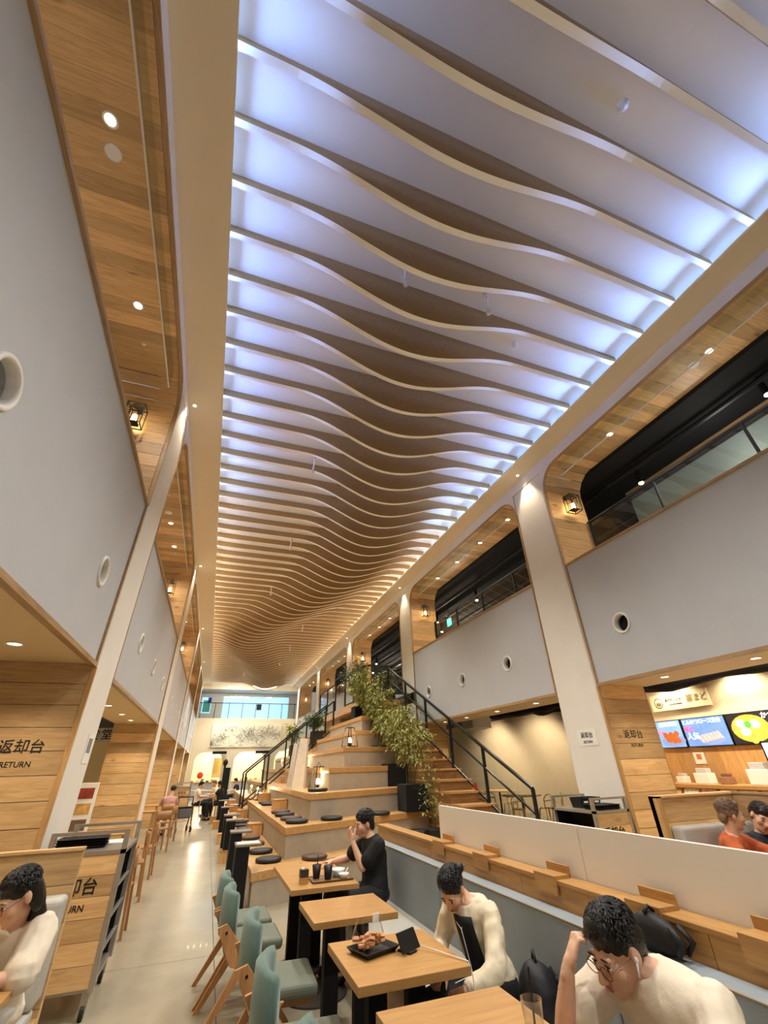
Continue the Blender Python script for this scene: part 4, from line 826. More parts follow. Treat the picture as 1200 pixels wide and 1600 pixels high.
plant(4.16, 13.05, 2.4, .44, 1.45, 14, 2200, .45, 'bamboo in the cube planter on the sixth tier', LEAF, 5)
plant(4.12, 13.6, 2.8, .42, 1.5, 12, 1500, .5, 'dark leaved plant in the topmost cube planter of the tiers', LEAF2, 6, lean=(-.2, 0))
plant(5.25, 14.1, 3.42, .40, .7, 10, 900, .5, 'leafy plant in a planter at the stair head by the column', LEAF2, 7, 'leaf')
plant(3.55, 17.2, 2.4, .38, .7, 9, 700, .4, 'dark plant by the far left railing near its top', LEAF2, 8, 'leaf')
plant(2.9, 17.8, 2.0, .36, .8, 9, 600, .4, 'plant behind the far left railing halfway up', LEAF, 9, 'leaf')
# stool and small planter under the second tier edge
q = thing('black_stool', 'slim black stool standing right of the tiers', 'stool', (3.68, 8.5, 0)); MB().lathe((0, 0, .60), [(.15, 0), (.16, .012), (.15, .024)], 18).build('seat', BLACK, q)
for sx, sy in ((-1, -1), (1, -1), (1, 1), (-1, 1)): MB().cyl((sx*.1, sy*.1, .60), (sx*.15, sy*.15, 0), .011, n=6).build('leg', BLACK, q)
q = thing('floor_planter', 'tapered black floor planter with a thin tall bamboo', 'planter', (4.02, 8.45, 0)); MB().hexa([(-.13, -.13, 0), (.13, -.13, 0), (.13, .13, 0), (-.13, .13, 0), (-.19, -.19, .62), (.19, -.19, .62), (.19, .19, .62), (-.19, .19, .62)]).build('pot', BLACKM, q)
rnd = random.Random(11); S_ = MB(); L_ = MB()
for j in range(4):
    a = rnd.uniform(0, 6.28); P = [Vector((.05*math.cos(a), .05*math.sin(a), .6)), Vector((.1*math.cos(a), .1*math.sin(a), 1.1)), Vector((.3*math.cos(a)+.1, .3*math.sin(a), 1.75))]; S_.tube(P, [.009, .007, .003], 5)
    for k in range(110):
        u = rnd.uniform(.2, 1); p = P[0].lerp(P[1], u*2) if u < .5 else P[1].lerp(P[2], u*2-1); aa = rnd.uniform(0, 6.28); ln = rnd.uniform(.06, .12)
        p = p+Vector((rnd.gauss(0, .1), rnd.gauss(0, .1), rnd.gauss(0, .05)))
        dr = Vector((math.cos(aa), math.sin(aa), rnd.uniform(-.8, .4))).normalized(); sd = dr.cross(Vector((0, 0.1, 1))).normalized()*ln*.14; L_.add([p, p+dr*ln*.45+sd, p+dr*ln, p+dr*ln*.45-sd], [(0, 1, 2, 3)])
S_.build('stems', STEM, q, kind='stuff'); L_.build('foliage', LEAF, q, kind='stuff')

# ================================================================== BENCH, TABLES, CHAIRS
BLUE = mat('bench_blue_grey', (142, 150, 154), .6, noise=.06, nscale=4, bump=.12, bscale=160); SEATG = mat('bench_seat_grey', (176, 172, 160), .6, bump=.1, bscale=160); PIPING = mat('piping_tan', (160, 150, 128), .6)
bench = thing('banquette', 'long grey blue banquette with wooden ledge along the tables', 'bench', (1.9, 3.3, 0), local=False)
yy = [.35, 2.28, 4.1, 5.95]
for a, b in zip(yy[:-1], yy[1:]):
    MB().box(1.93, 2.06, a+.003, b-.003, .42, .87).build('back_cushion', BLUE, bench, bevel=.02, bseg=3); MB().tube([(1.932, a+.01, .868), (1.932, b-.01, .868)], .006, 6).build('piping', PIPING, bench)
    MB().box(1.42, 1.94, a+.003, b-.003, .36, .44).build('seat_cushion', SEATG, bench, bevel=.02, bseg=3)
MB().box(1.5, 2.06, .35, 5.95, .0, .36).build('base', WOODY, bench)
WB = wood('ledge_oak', (190, 144, 84), (160, 112, 60), 'Y', rnd=.1)
for a, b in zip([.35, 1.8, 3.1, 4.5], [1.8, 3.1, 4.5, 6.0]): MB().box(2.06, 2.12, a+.002, b-.002, .3, .972).build('ledge_board', WB, bench)
MB().box(2.05, 2.19, .35, 6.0, .972, .996).build('ledge_cap', WB, bench, bevel=.004)
MB().box(2.12, 2.19, .35, 6.0, .0, .972).build('back_panel', WB, bench)
part = tag(MB().box(2.195, 2.225, .3, 2.62, 0, 1.255).build('partition_panel', mat('partition_cream', (236, 229, 216), .65)), 'plain cream partition panel behind the bench, nearer of two', 'partition', 'cream partition panels behind the bench'); 
tag(MB().box(2.195, 2.225, 2.625, 4.55, 0, 1.255).build('partition_panel', mat('partition_cream', (236, 229, 216), .65)), 'plain cream partition panel behind the bench, farther of two', 'partition', 'cream partition panels behind the bench')
hk = thing('ledge_hook', 'x', 'hook', (0, 0, 0), 0, 'folded wooden bag hooks on the bench ledge')
MB().box(-.06, .04, -.1, .1, 0, .016).build('top_board', WB, hk); MB().box(-.076, -.06, -.1, .1, -.075, .016).build('front_lip', WB, hk); MB().box(.03, .046, -.1, .1, .0, .055).build('back_lip', WB, hk)
for i, (y, l) in enumerate([(4.30, 'farthest folded wooden hook on the ledge'), (3.58, 'folded wooden hook behind the woman in the pale jacket'), (2.82, 'folded wooden hook near the middle of the ledge'), (2.1, 'folded wooden hook behind the man in the white shirt'), (1.55, 'folded wooden hook nearest the camera')]):
    if i == 0: hk.location = (2.115, y, .997); hk['label'] = l
    else: copy_tree(hk, (2.115, y, .997), 0, l)
# two-legged oak tables
def oak_table(y0, y1, lab):
    t = thing('oak_table', lab, 'table', (1.12, (y0+y1)/2, 0), 0, 'oak tables along the banquette'); h = (y1-y0)/2
    MB().box(-.30, .30, -h, h, .682, .72).build('table_top', TOPW, t, bevel=.003)
    MB().box(-.16, -.06, -.035, .035, .015, .682).build('leg', BLACKM, t); MB().box(.06, .16, -.035, .035, .015, .682).build('leg', BLACKM, t)
    MB().box(-.2, .2, -.08, .08, .66, .682).build('top_plate', BLACKM, t); MB().lathe((0, 0, 0), [(.27, 0), (.27, .012), (.2, .016)], 28).build('base_plate', mat('dark_base', (60, 56, 50), .6), t)
oak_table(1.78, 2.45, 'oak table in front of the man in the white shirt'); oak_table(2.70, 3.32, 'oak table with the snack box and phone'); oak_table(3.72, 4.28, 'empty oak table between the snack table and the tray'); oak_table(4.66, 5.22, 'oak table carrying the food tray'); oak_table(5.225, 5.80, 'oak table pushed behind the tray table')
# teal chairs
TEAL = mat('teal_fabric', (88, 114, 104), .75, noise=.1, nscale=12, bump=.2, bscale=200, sheen=.3); SAGE = mat('sage_seat', (108, 114, 98), .6, noise=.06, nscale=8, bump=.1, bscale=150); CHW = wood('chair_beech', (196, 146, 94), (160, 112, 68), 'Z', rnd=.05, knots=False)
def teal_chair():
    t = thing('teal_chair', 'x', 'chair', (0, 0, 0), 0, 'teal upholstered chairs at the oak tables')     # faces +x
    n = 11; R = []
    for q in range(n):                                # curved back pad
        a = -1.05+2.1*q/(n-1); cx, cy = -.20+.10-.14*math.cos(a)+.03, .21*math.sin(a)/math.sin(1.05); th = .034
        nx, ny = math.cos(a), -math.sin(a)*.8
        prof = [(-th, .50), (-th*1.1, .62), (-th*.9, .76), (0, .785), (th*.9, .76), (th*1.1, .62), (th, .50), (0, .485)]
        R.append([Vector((cx+d*nx, cy+d*ny, z-(.03*(1-math.cos(a)))*1.0)) for d, z in prof])
    MB().rings(R).build('back_pad', TEAL, t, True)
    m = MB(); m.box(-.20, .24, -.215, .215, .40, .475); m.build('seat_pad', SAGE, t, bevel=.03, bseg=4)
    MB().box(-.17, .2, -.18, .18, .375, .40).build('seat_board', CHW, t)
    for s in (-1, 1):
        P = [(-.30, .60), (-.235, .60), (.02, .38), (-.10, .30)]; y0, y1 = s*.222, s*.246
        MB().prism([(-.27, .58), (-.20, .60), (-.02, .40), (-.05, .33), (-.15, .36)], y0, y1, 'Y').build('side_plate', CHW, t)
        MB().prism([(-.05, .42), (.03, .42), (-.30, 0), (-.335, 0)], y0, y1, 'Y').build('rear_leg', CHW, t)
        MB().prism([(-.10, .40), (-.02, .36), (.27, 0), (.235, 0)], y0, y1, 'Y').build('front_leg', CHW, t)
        for q in ((-.2, .55), (-.07, .39)): MB().cyl((q[0], s*.246, q[1]), (q[0], s*.25, q[1]), .009, n=8).build('bolt', BLACK, t)
    return t
tc = teal_chair()
for i, (x, y, a, l) in enumerate([(.62, 3.02, -.08, 'teal chair at the snack table'), (.62, 3.86, -.05, 'teal chair at the empty oak table'), (.52, 4.75, .02, 'teal chair at the tray table'), (.50, 5.30, .03, 'farthest teal chair, by the black side table'), (.66, 2.2, -.1, 'nearest teal chair, mostly below the frame')]):
    if i == 0: tc.location = (x, y, 0); tc.rotation_euler = (0, 0, a); tc['label'] = l
    else: copy_tree(tc, (x, y, 0), a, l)

# ================================================================== RETURN CARTS AND BOOTHS
CASTER = mat('caster_black', (26, 25, 24), .5)
def return_cart(x0, x1, y0, y1, lab, front_text, zt=1.17, rz=0):
    t = thing('return_cart', lab, 'cart', ((x0+x1)/2, (y0+y1)/2, 0), rz, 'return carts'); w, d = (x1-x0)/2, (y1-y0)/2; zb = .16
    for sx in (-1, 1):
        for sy in (-1, 1):
            MB().box(sx*w-.02*sx-.02, sx*w-.02*sx+.02, sy*d-.02*sy-.02, sy*d-.02*sy+.02, zb, zt).build('post', STEEL, t)
            c = MB(); c.cyl((sx*(w-.05)-.015, sy*(d-.05), .045), (sx*(w-.05)+.015, sy*(d-.05), .045), .045, n=14); k = c.build('caster', CASTER, t); MB().box(sx*(w-.05)-.025, sx*(w-.05)+.025, sy*(d-.05)-.02, sy*(d-.05)+.02, .06, zb).build('caster_fork', STEEL, k)
    for s in (-1, 1):
        MB().bar((-w+.02, s*(d-.02), zt-.012), (w-.02, s*(d-.02), zt-.012), .03, .024).build('top_bar', STEEL, t)
    MB().box(-w, w, -d, d, 1.0, 1.03).build('counter_plate', STEEL, t); MB().box(-w+.02, w-.02, -d+.02, d-.02, zb, zb+.03).build('bottom_plate', STEEL, t)
    n = 6; h = (1.0-zb-.02)/n
    for j in range(n): MB().box(-w+.04, w-.04, -d+.004, -d+.03, zb+.02+h*j+.0015, zb+.02+h*(j+1)-.0015).build('front_plank', WOODX, t)
    MB().box(-w+.04, w-.04, d-.03, d-.01, zb+.02, 1.0).build('rear_panel', BLACKM, t); MB().box(-.015, .015, -d+.03, d-.03, zb+.03, 1.0).build('core_panel', BLACKM, t)
    for j in range(3):
        for s in (-1, 1): MB().box(s*w-.02*s-.012, s*w-.02*s+.012, -d+.04, d-.04, .36+.2*j, .375+.2*j).build('shelf_edge', STEEL, t)
        MB().box(-w+.03, w-.03, -d+.04, d-.04, .352+.2*j, .36+.2*j).build('shelf', BLACK, t)
    a = text('返却台', .12, INK, t, (-.03, -d+.002, .79), (1, 0, 0), (0, 0, 1)); b = text('RETURN', .062, INK, t, (-.03, -d+.002, .66), (1, 0, 0), (0, 0, 1))
    return t
return_cart(-1.17, -.57, 5.18, 6.0, 'steel return cart with wooden front beside the left column', True)
return_cart(4.8, 5.4, 5.34, 6.16, 'steel return cart with wooden front beside the right column', True)
def tray_stack(x, y, z, n, lab, m_):
    t = thing('tray_stack', lab, 'trays', (x, y, z), .05)
    for j in range(n): MB().rings([[(sx*(.2-i_), sy*(.14-i_), z_+j*.018) for sx, sy in ((-1, -1), (1, -1), (1, 1), (-1, 1))] for i_, z_ in ((.02, 0), (0, .02), (.006, .02), (.024, .006))]).build('tray', m_, t)
tray_stack(-.97, 5.5, 1.03, 4, 'stack of black trays on the left cart', BLACK); tray_stack(5.1, 5.5, 1.03, 3, 'stack of black trays on the right cart', BLACK)
for i, (x, y, l) in enumerate([(5.05, 5.84, 'black bin for chopsticks on the right cart, left one'), (5.24, 5.84, 'black bin for chopsticks on the right cart, right one')]):
    q = thing('sorting_bin', l, 'bin', (x, y, 1.03)); m = MB(); m.rings([[(sx*a, sy*a*1.3, z) for sx, sy in ((-1, -1), (1, -1), (1, 1), (-1, 1))] for a, z in ((.07, 0), (.085, .12), (.078, .12), (.064, .01))]); m.build('body', BLACK, q); MB().box(-.035, .035, -.118, -.112, .06, .08).build('label_strip', PAPER, q)
tag(MB().box(-.86, -.64, 5.62, 5.9, 1.031, 1.036).build('notice_sheet', PAPER), 'white notice sheet lying on the left cart', 'notice')
# lettering on the wing boards and paper notices on the columns
text('返却台', .125, INK, wl, (XL-.40, CC[1]-HW-.0295, 1.83), (1, 0, 0), (0, 0, 1)); text('RETURN', .065, INK, wl, (XL-.40, CC[1]-HW-.0295, 1.69), (1, 0, 0), (0, 0, 1))
text('返却台', .125, INK, wr, (XR+.43, CC[1]-HW-.0295, 1.91), (1, 0, 0), (0, 0, 1)); text('RETURN', .062, INK, wr, (XR+.45, CC[1]-HW-.0295, 1.77), (1, 0, 0), (0, 0, 1))
q = thing('paper_notice', 'white paper notice taped to the right column', 'notice', (XR-.004, 5.9, 1.6), local=False); MB().box(XR-.006, XR-.001, 5.68, 6.08, 1.79, 2.02).build('sheet', PAPER, q); text('返却台', .085, INK, q, (XR-.0075, 5.88, 1.93), (0, -1, 0), (0, 0, 1)); text('RETURN', .05, INK, q, (XR-.0075, 5.88, 1.84), (0, -1, 0), (0, 0, 1))
q = thing('paper_notice', 'plastic sleeve notice taped to the left column', 'notice', (XL+.004, 5.9, 1.6), local=False); MB().box(XL+.001, XL+.005, 5.98, 6.24, 1.70, 1.98).build('sheet', PAPER, q); MB().box(XL+.005, XL+.007, 6.03, 6.19, 1.8, 1.94).build('print', mat('grey_print', (130, 128, 124), .6), q)
# left booth
GREYC = mat('booth_grey_cushion', (182, 178, 168), .65, noise=.05, nscale=6, bump=.12, bscale=150)
lb = thing('booth_bench', 'wooden booth with grey cushion at the left edge', 'booth', (-1.6, 4.1, 0), local=False)
for j in range(6): MB().box(-3.2, -.73, 4.2, 4.23, .02+.19*j, .02+.19*j+.187).build('back_plank', WOODX, lb)
MB().box(-3.2, -.73, 4.23, 4.26, 0, 1.15).build('back_panel', WOODX, lb); MB().box(-3.2, -.725, 4.19, 4.27, 1.15, 1.165).build('top_cap', WOODX, lb)
MB().box(-.76, -.728, 3.66, 4.2, 0, .36).build('end_board', WOODZ, lb)
MB().box(-1.9, -.735, 4.0, 4.195, .44, .93).build('back_cushion', GREYC, lb, bevel=.03, bseg=3); MB().box(-3.1, -1.92, 4.06, 4.2, .44, .93).build('back_cushion', GREYC, lb, bevel=.03, bseg=3)
MB().box(-3.1, -.74, 3.62, 4.1, .34, .44).build('seat_cushion', GREYC, lb, bevel=.02); MB().box(-3.1, -.76, 3.68, 4.18, 0, .34).build('base', WOODX, lb)
ltb = thing('booth_table', 'oak booth table at the lower left edge', 'table', (-1.4, 3.1, 0), local=False); MB().box(-2.1, -.72, 2.75, 3.42, .685, .72).build('table_top', TOPW, ltb, bevel=.003)
for x in (-1.9, -.95): MB().box(x-.04, x+.04, 3.05, 3.12, 0, .685).build('leg', BLACKM, ltb)
q = thing('meal_tray', 'pale tray with a dish at the left booth table', 'tray', (-1.06, 3.18, .72), .1); MB().rings([[(sx*(.2-i_), sy*(.14-i_), z_) for sx, sy in ((-1, -1), (1, -1), (1, 1), (-1, 1))] for i_, z_ in ((.012, 0), (0, .018), (.006, .018), (.016, .005))]).build('tray', mat('pale_tray', (226, 206, 160), .5), q); MB().lathe((-.03, 0, .006), [(.04, 0), (.085, .03), (.08, .03), (.03, .008)], 20).build('dish', WHITEP, q, True)
# right booth with two diners
rb = thing('booth_bench', 'wooden booth with grey cushions in front of the food counter', 'booth', (5, 3.5, 0), local=False)
for j in range(6): MB().box(4.36, 5.46, 3.92, 3.95, .02+.205*j, .02+.205*j+.202).build('back_plank', WOODX, rb)
MB().box(4.34, 4.40, 3.9, 4.0, 0, 1.265).build('end_post', WOODZ, rb); MB().box(4.34, 5.5, 3.95, 4.0, 0, 1.25).build('back_panel', WOODX, rb); MB().box(4.34, 5.5, 3.9, 4.0, 1.25, 1.268).build('top_cap', WOODX, rb)
for j in range(6): MB().box(5.46, 5.49, 2.0, 3.92, .02+.205*j, .02+.205*j+.202).build('side_plank', WOODY, rb)
MB().box(5.45, 5.5, 2.0, 3.95, 1.25, 1.268).build('side_cap', WOODY, rb)
MB().box(4.42, 4.94, 3.78, 3.92, .44, 1.02).build('back_cushion', GREYC, rb, bevel=.03, bseg=3); MB().box(4.95, 5.45, 3.78, 3.92, .44, 1.02).build('back_cushion', GREYC, rb, bevel=.03, bseg=3)
MB().box(4.4, 5.45, 3.3, 3.8, .34, .44).build('seat_cushion', GREYC, rb, bevel=.02); MB().box(4.4, 5.45, 3.34, 3.9, 0, .34).build('base', WOODX, rb)
q = thing('booth_table', 'oak table in the right booth behind the partition', 'table', (4.95, 2.85, 0)); MB().box(-.5, .5, -.32, .32, .685, .72).build('table_top', TOPW, q); MB().box(-.04, .04, -.04, .04, 0, .685).build('leg', BLACKM, q)

# ================================================================== PEOPLE
SKIN = mat('skin', (216, 170, 140), .5, sss=.12, noise=.04, nscale=20); HAIR = mat('hair_black', (20, 17, 16), .38, noise=.3, nscale=90, bump=.35, bscale=140); HAIRB = mat('hair_brown_grey', (118, 92, 70), .45, noise=.3, nscale=90, bump=.35, bscale=140); HAIRD = mat('hair_dark_brown', (44, 30, 24), .4, noise=.3, nscale=90, bump=.35, bscale=140)
LIP = mat('lips', (168, 96, 80), .45); EYEW = mat('eye_white', (232, 226, 216), .3); IRIS = mat('iris_dark', (28, 18, 14), .2)
def remesh(o, vox, it=4, disp=0):
    r = o.modifiers.new('remesh', 'REMESH'); r.mode = 'VOXEL'; r.voxel_size = vox; r.use_smooth_shade = True
    s = o.modifiers.new('smooth', 'SMOOTH'); s.factor = .5; s.iterations = it
    if disp:
        tx = bpy.data.textures.get('folds') or bpy.data.textures.new('folds', 'CLOUDS'); tx.noise_scale = .09; tx.noise_depth = 1
        d = o.modifiers.new('folds', 'DISPLACE'); d.texture = tx; d.strength = disp; d.mid_level = .5; d.texture_coords = 'LOCAL'
def chain(m, pts, rad, n=10):
    pts = [Vector(p) for p in pts]
    for i in range(len(pts)-1):
        if (pts[i+1]-pts[i]).length > 1e-4: m.tube([pts[i], pts[i+1]], [rad[i], rad[i+1]], n)
    for p, r in zip(pts, rad): m.ell(p, (r, r, r), None, n, 6)
def hand(m, w, d, pn, side, curl=.5, s=1.0, spread=.15, thumb=.6):
    w = Vector(w); d = Vector(d).normalized(); pn = Vector(pn); pn = (pn-d*pn.dot(d)).normalized(); sd = d.cross(pn).normalized()*side   # sd points to the thumb side
    R = Matrix((sd, d, pn)).transposed()
    m.ell(w+d*.05*s, (.040*s, .052*s, .017*s), R, 12, 8); chain(m, [w-d*.02*s, w+d*.03*s], [.024*s, .026*s])
    for k, (off, ln) in enumerate([(.031, .072), (.0105, .08), (-.0105, .075), (-.031, .058)]):
        p = w+d*.082*s+sd*off*s; q = (d+sd*(off*spread*10)).normalized(); a = 0; P = [p-d*.02*s]; 
        for f in (.45, .32, .23):
            P.append(p); dirn = q*math.cos(a)+pn*math.sin(a); p = p+dirn*ln*f*s; a += curl*1.1
        P.append(p); chain(m, P, [.0088*s, .0088*s, .0084*s, .0078*s, .0068*s], 8)
    p = w+d*.025*s+sd*.030*s; q = (d*.55+sd*.8*thumb+pn*.35).normalized(); q2 = (d*.85+sd*.25*thumb+pn*.4).normalized(); chain(m, [p, p+q*.034*s, p+q*.034*s+q2*.03*s, p+q*.034*s+q2*.052*s], [.014*s, .0115*s, .0105*s, .009*s], 8)
def head(m, c, R, s):
    c = Vector(c); E = lambda p, r, q=None: m.ell(c+R@(Vector(p)*s), tuple(k*s for k in r), R @ q if q else R, 14, 9)
    E((0, -.012, .035), (.074, .092, .082)); E((0, .028, -.02), (.060, .066, .086)); E((0, .034, -.078), (.044, .05, .04)); E((0, .062, -.102), (.022, .022, .017))
    for sx in (-1, 1): E((sx*.036, .064, -.022), (.030, .028, .034)); E((sx*.03, .083, .024), (.026, .012, .009)); E((sx*.077, -.008, -.006), (.010, .022, .034)); E((sx*.012, .108, -.036), (.009, .010, .008)); E((sx*.03, .078, -.002), (.016, .014, .012))
    chain(m, [c+R@(Vector((0, .088, .018))*s), c+R@(Vector((0, .116, -.032))*s)], [.009*s, .013*s], 8)
    E((0, .093, -.058), (.021, .010, .006)); E((0, .090, -.070), (.018, .010, .007))
def person(name_label, P):
    s = P.get('s', 1); hip = Vector(P['hip']); neck = Vector(P['neck']); hc = Vector(P['head']); f = Vector((math.cos(P['yaw']), math.sin(P['yaw']), 0)); r = Vector((f.y, -f.x, 0)); vox = P.get('vox', .008)
    root = thing('person', name_label, 'person', (hip.x, hip.y, P.get('base', .44)), local=False, group=P.get('group'))
    up = (neck-hip); mid = hip+up*.5-f*.05*s-Vector((0, 0, 0)); bz = lambda t: hip*(1-t)**2+mid*2*t*(1-t)+neck*t*t
    tn = lambda t: (bz(min(t+.05, 1.05))-bz(t-.05)).normalized()
    fat = P.get('fat', 1)
    prof = [(-.12, .11, .09), (-.04, .155, .118), (.1, .158, .118), (.3, .14*fat, .105*fat), (.5, .15*fat, .11*fat), (.7, .166*fat, .112), (.86, .165*fat, .092), (.95, .115, .072), (1.0, .066, .06)]
    def loft(m, k, add, t0=-9, t1=9):
        Rg = []
        for t, a, b in prof:
            if t < t0 or t > t1: continue
            u = tn(t); rr = (r-u*r.dot(u)).normalized(); ff = u.cross(rr)*-1; ff = rr.cross(u)*-1; c = bz(t)
            Rg.append([c+rr*math.cos(q)*(a*k*s+add)+ff*math.sin(q)*(b*k*s+add) for q in [2*math.pi*j/20 for j in range(20)]])
        m.rings(Rg)
    sh = {1: bz(.86)+r*.165*s*fat, -1: bz(.86)-r*.165*s*fat}
    if 'sh' in P:
        for k_ in (1, -1): sh[k_] = sh[k_]+Vector(P['sh'])
    B = MB(); loft(B, .9, 0)
    hd_f = Vector(P['face']).normalized(); hu = P.get('headup', (0, 0, 1)); R = frame_from(hd_f, hu)
    head(B, hc, R, s*P.get('hs', 1)); chain(B, [bz(.93), hc+R@Vector((0, -.02, -.06))*s], [.056*s, .052*s])
    arms = {}
    for k_, key in ((1, 'R'), (-1, 'L')):
        e = Vector(P['elbow'+key]); w = Vector(P['wrist'+key]); arms[k_] = (sh[k_], e, w)
        chain(B, [sh[k_], sh[k_].lerp(e, .5), e, e.lerp(w, .35), w], [.05*s, .044*s, .036*s, .037*s, .025*s])
        hd_ = P.get('hand'+key); dd = hd_[0] if hd_ else (w-e); pn = hd_[1] if hd_ else (0, 0, -1)
        hand(B, w, dd, pn, k_ if not (hd_ and len(hd_) > 3) else hd_[3], hd_[2] if hd_ and len(hd_) > 2 else .5, s*.95)
    legs = {}
    for k_, key in ((1, 'R'), (-1, 'L')):
        h0 = hip+r*.085*s*k_; kn = Vector(P['knee'+key]) if 'knee'+key in P else h0+f*.42*s+r*.03*k_; an = Vector(P['ankle'+key]) if 'ankle'+key in P else Vector((kn.x, kn.y, .08))-f*.04; an = Vector(an)
        legs[k_] = (h0, kn, an); chain(B, [h0, kn, kn.lerp(an, .3), an], [.075*s, .052*s, .052*s, .034*s]); chain(B, [an, an+f*.13+Vector((0, 0, -.045))], [.034*s, .03*s])
    b = B.build('body', P.get('skin', SKIN), root); remesh(b, vox, 3)
    # clothes
    S = MB(); loft(S, 1.0, .014, -.2, 1.0)
    if P.get('hem'):
        c = bz(0); S.ell(c-Vector((0, 0, .02)), (.19*s, .19*s, .12*s))
    for k_ in (1, -1):
        a, e, w = arms[k_]; g = P.get('sleeve_r', 1)
        if P.get('sleeve', 'short') == 'long': chain(S, [a-Vector((0, 0, .0)), a.lerp(e, .5), e, e.lerp(w, .5), e.lerp(w, .93)], [.068*s*g, .064*s*g, .058*s*g, .052*s*g, .044*s*g])
        else: chain(S, [a, a.lerp(e, .35), a.lerp(e, P.get('sl', .62))], [.066*s*g, .064*s*g, .066*s*g])
    o = S.build('shirt', P['shirt'], root); remesh(o, max(vox, .009), 4, P.get('fold', .018))
    T = MB()
    for k_ in (1, -1):
        h0, kn, an = legs[k_]; chain(T, [h0, kn, an.lerp(kn, .12)], [.10*s, .072*s, .055*s])
    T.ell(hip, (.16*s, .16*s, .10*s)); o = T.build('trousers', P['pants'], root); remesh(o, max(vox, .011), 3)
    for k_ in (1, -1):
        an = legs[k_][2]; q = MB(); q.ell(an+f*.06+Vector((0, 0, -.035)), (.045, .11, .045) if abs(f.y) > abs(f.x) else (.11, .045, .045)); q.build('shoe', BLACK, root, True)
    # hair
    H = MB(); hs = s*P.get('hs', 1); E = lambda p, q: H.ell(hc+R@(Vector(p)*hs), tuple(k*hs for k in q), R, 16, 10); st_ = P.get('hair', 'short')
    E((0, -.018, .048), (.083, .099, .084))
    if st_ == 'short':
        E((0, .052, .092), (.058, .036, .034)); E((0, -.075, -.025), (.062, .034, .055))
        for sx in (-1, 1): E((sx*.068, -.02, .02), (.018, .056, .045))
    if st_ == 'full':
        E((0, .028, .088), (.066, .05, .040)); E((.015, .066, .072), (.045, .018, .022)); E((-.025, .064, .07), (.038, .018, .022)); E((0, -.07, -.02), (.064, .042, .06)); E((0, -.015, .098), (.062, .07, .038))
        for sx in (-1, 1): E((sx*.068, -.045, .022), (.02, .045, .05))
    if st_ == 'bun':
        E((-.04, -.112, .045), (.034, .034, .034)); E((0, -.08, .0), (.055, .03, .04))
        for sx in (-1, 1): E((sx*.066, -.01, .02), (.014, .05, .04))
    if st_ == 'long':
        E((0, .03, .085), (.068, .05, .04)); E((0, -.085, -.05), (.075, .045, .12)); E((0, -.09, -.15), (.07, .04, .12))
        for sx in (-1, 1): E((sx*.068, -.055, -.02), (.02, .04, .09))
    o = H.build('hair', P.get('hairm', HAIR), root); remesh(o, max(.006, vox*.8), 2, .006)
    if P.get('detail', True):
        rn = random.Random(5); TF = MB()
        for q_ in range(700):
            a_ = rn.uniform(0, 6.28); e_ = rn.uniform(-.1, 1.45); el = Vector((.085, .101, .088))
            def on(a, e, k): return hc+R@(Vector((el.x*math.cos(e)*math.cos(a), el.y*math.cos(e)*math.sin(a)-.018, el.z*math.sin(e)+.048))*hs*k)
            if math.sin(a_) > .45 and e_ < .42: continue
            el = el*(1.05 if math.sin(a_) > .3 and e_ < 1.1 else 1.0); L3 = rn.uniform(.25, .5); da = rn.gauss(0, .25)
            TF.tube([on(a_, e_+L3*.5, 1.0), on(a_+da*.5, e_+L3*.1, 1.02), on(a_+da, e_-L3*.4, 1.01+rn.uniform(0, .03 if st_ != 'bun' else .008))], [.0035*hs, .0038*hs, .0006*hs], 4, True)
        TF.build('hair_tufts', P.get('hairm', HAIR), root, True, kind='stuff')
    # face details
    if P.get('detail', True):
        for sx in (-1, 1):
            q = MB(); q.ell(hc+R@(Vector((sx*.031, .0865, -.001))*hs), (.0135*hs, .007*hs, .0065*hs), R, 12, 8); e = q.build('eye', EYEW, root, True)
            q = MB(); q.ell(hc+R@(Vector((sx*.031, .0918, -.002))*hs), (.006*hs, .0028*hs, .006*hs), R, 10, 6); q.build('iris', IRIS, e, True)
            q = MB(); q.ell(hc+R@(Vector((sx*.031, .0905, .0055))*hs), (.015*hs, .003*hs, .0018*hs), R, 10, 6); q.build('lash_line', IRIS, root, True)
            q = MB(); q.ell(hc+R@(Vector((sx*.032, .0935, .026))*hs), (.019*hs, .003*hs, .0028*hs), R, 10, 6); q.build('eyebrow', P.get('hairm', HAIR), root, True)
        q = MB(); q.ell(hc+R@(Vector((0, .1025, -.0585))*hs), (.02*hs, .0035*hs, .0045*hs), R, 12, 6); q.ell(hc+R@(Vector((0, .100, -.068))*hs), (.017*hs, .0035*hs, .005*hs), R, 12, 6); q.build('lips', LIP, root, True)
    if P.get('glasses'):
        g = MB()
        for sx in (-1, 1):
            cc = hc+R@(Vector((sx*.033, .108, -.004))*hs); g.tube([cc+R@(Vector((.025*math.cos(a), 0, .019*math.sin(a)))*hs) for a in [2*math.pi*j/18 for j in range(19)]], .0016*hs, 6)
            g.tube([hc+R@(Vector((sx*.058, .108, .004))*hs), hc+R@(Vector((sx*.08, -.01, .006))*hs)], .0015*hs, 6)
        g.tube([hc+R@(Vector((-.008, .111, .0))*hs), hc+R@(Vector((.008, .111, .0))*hs)], .0016*hs, 6); g.build('glasses', P['glasses'], root)
    return root, hc, R, hs, bz
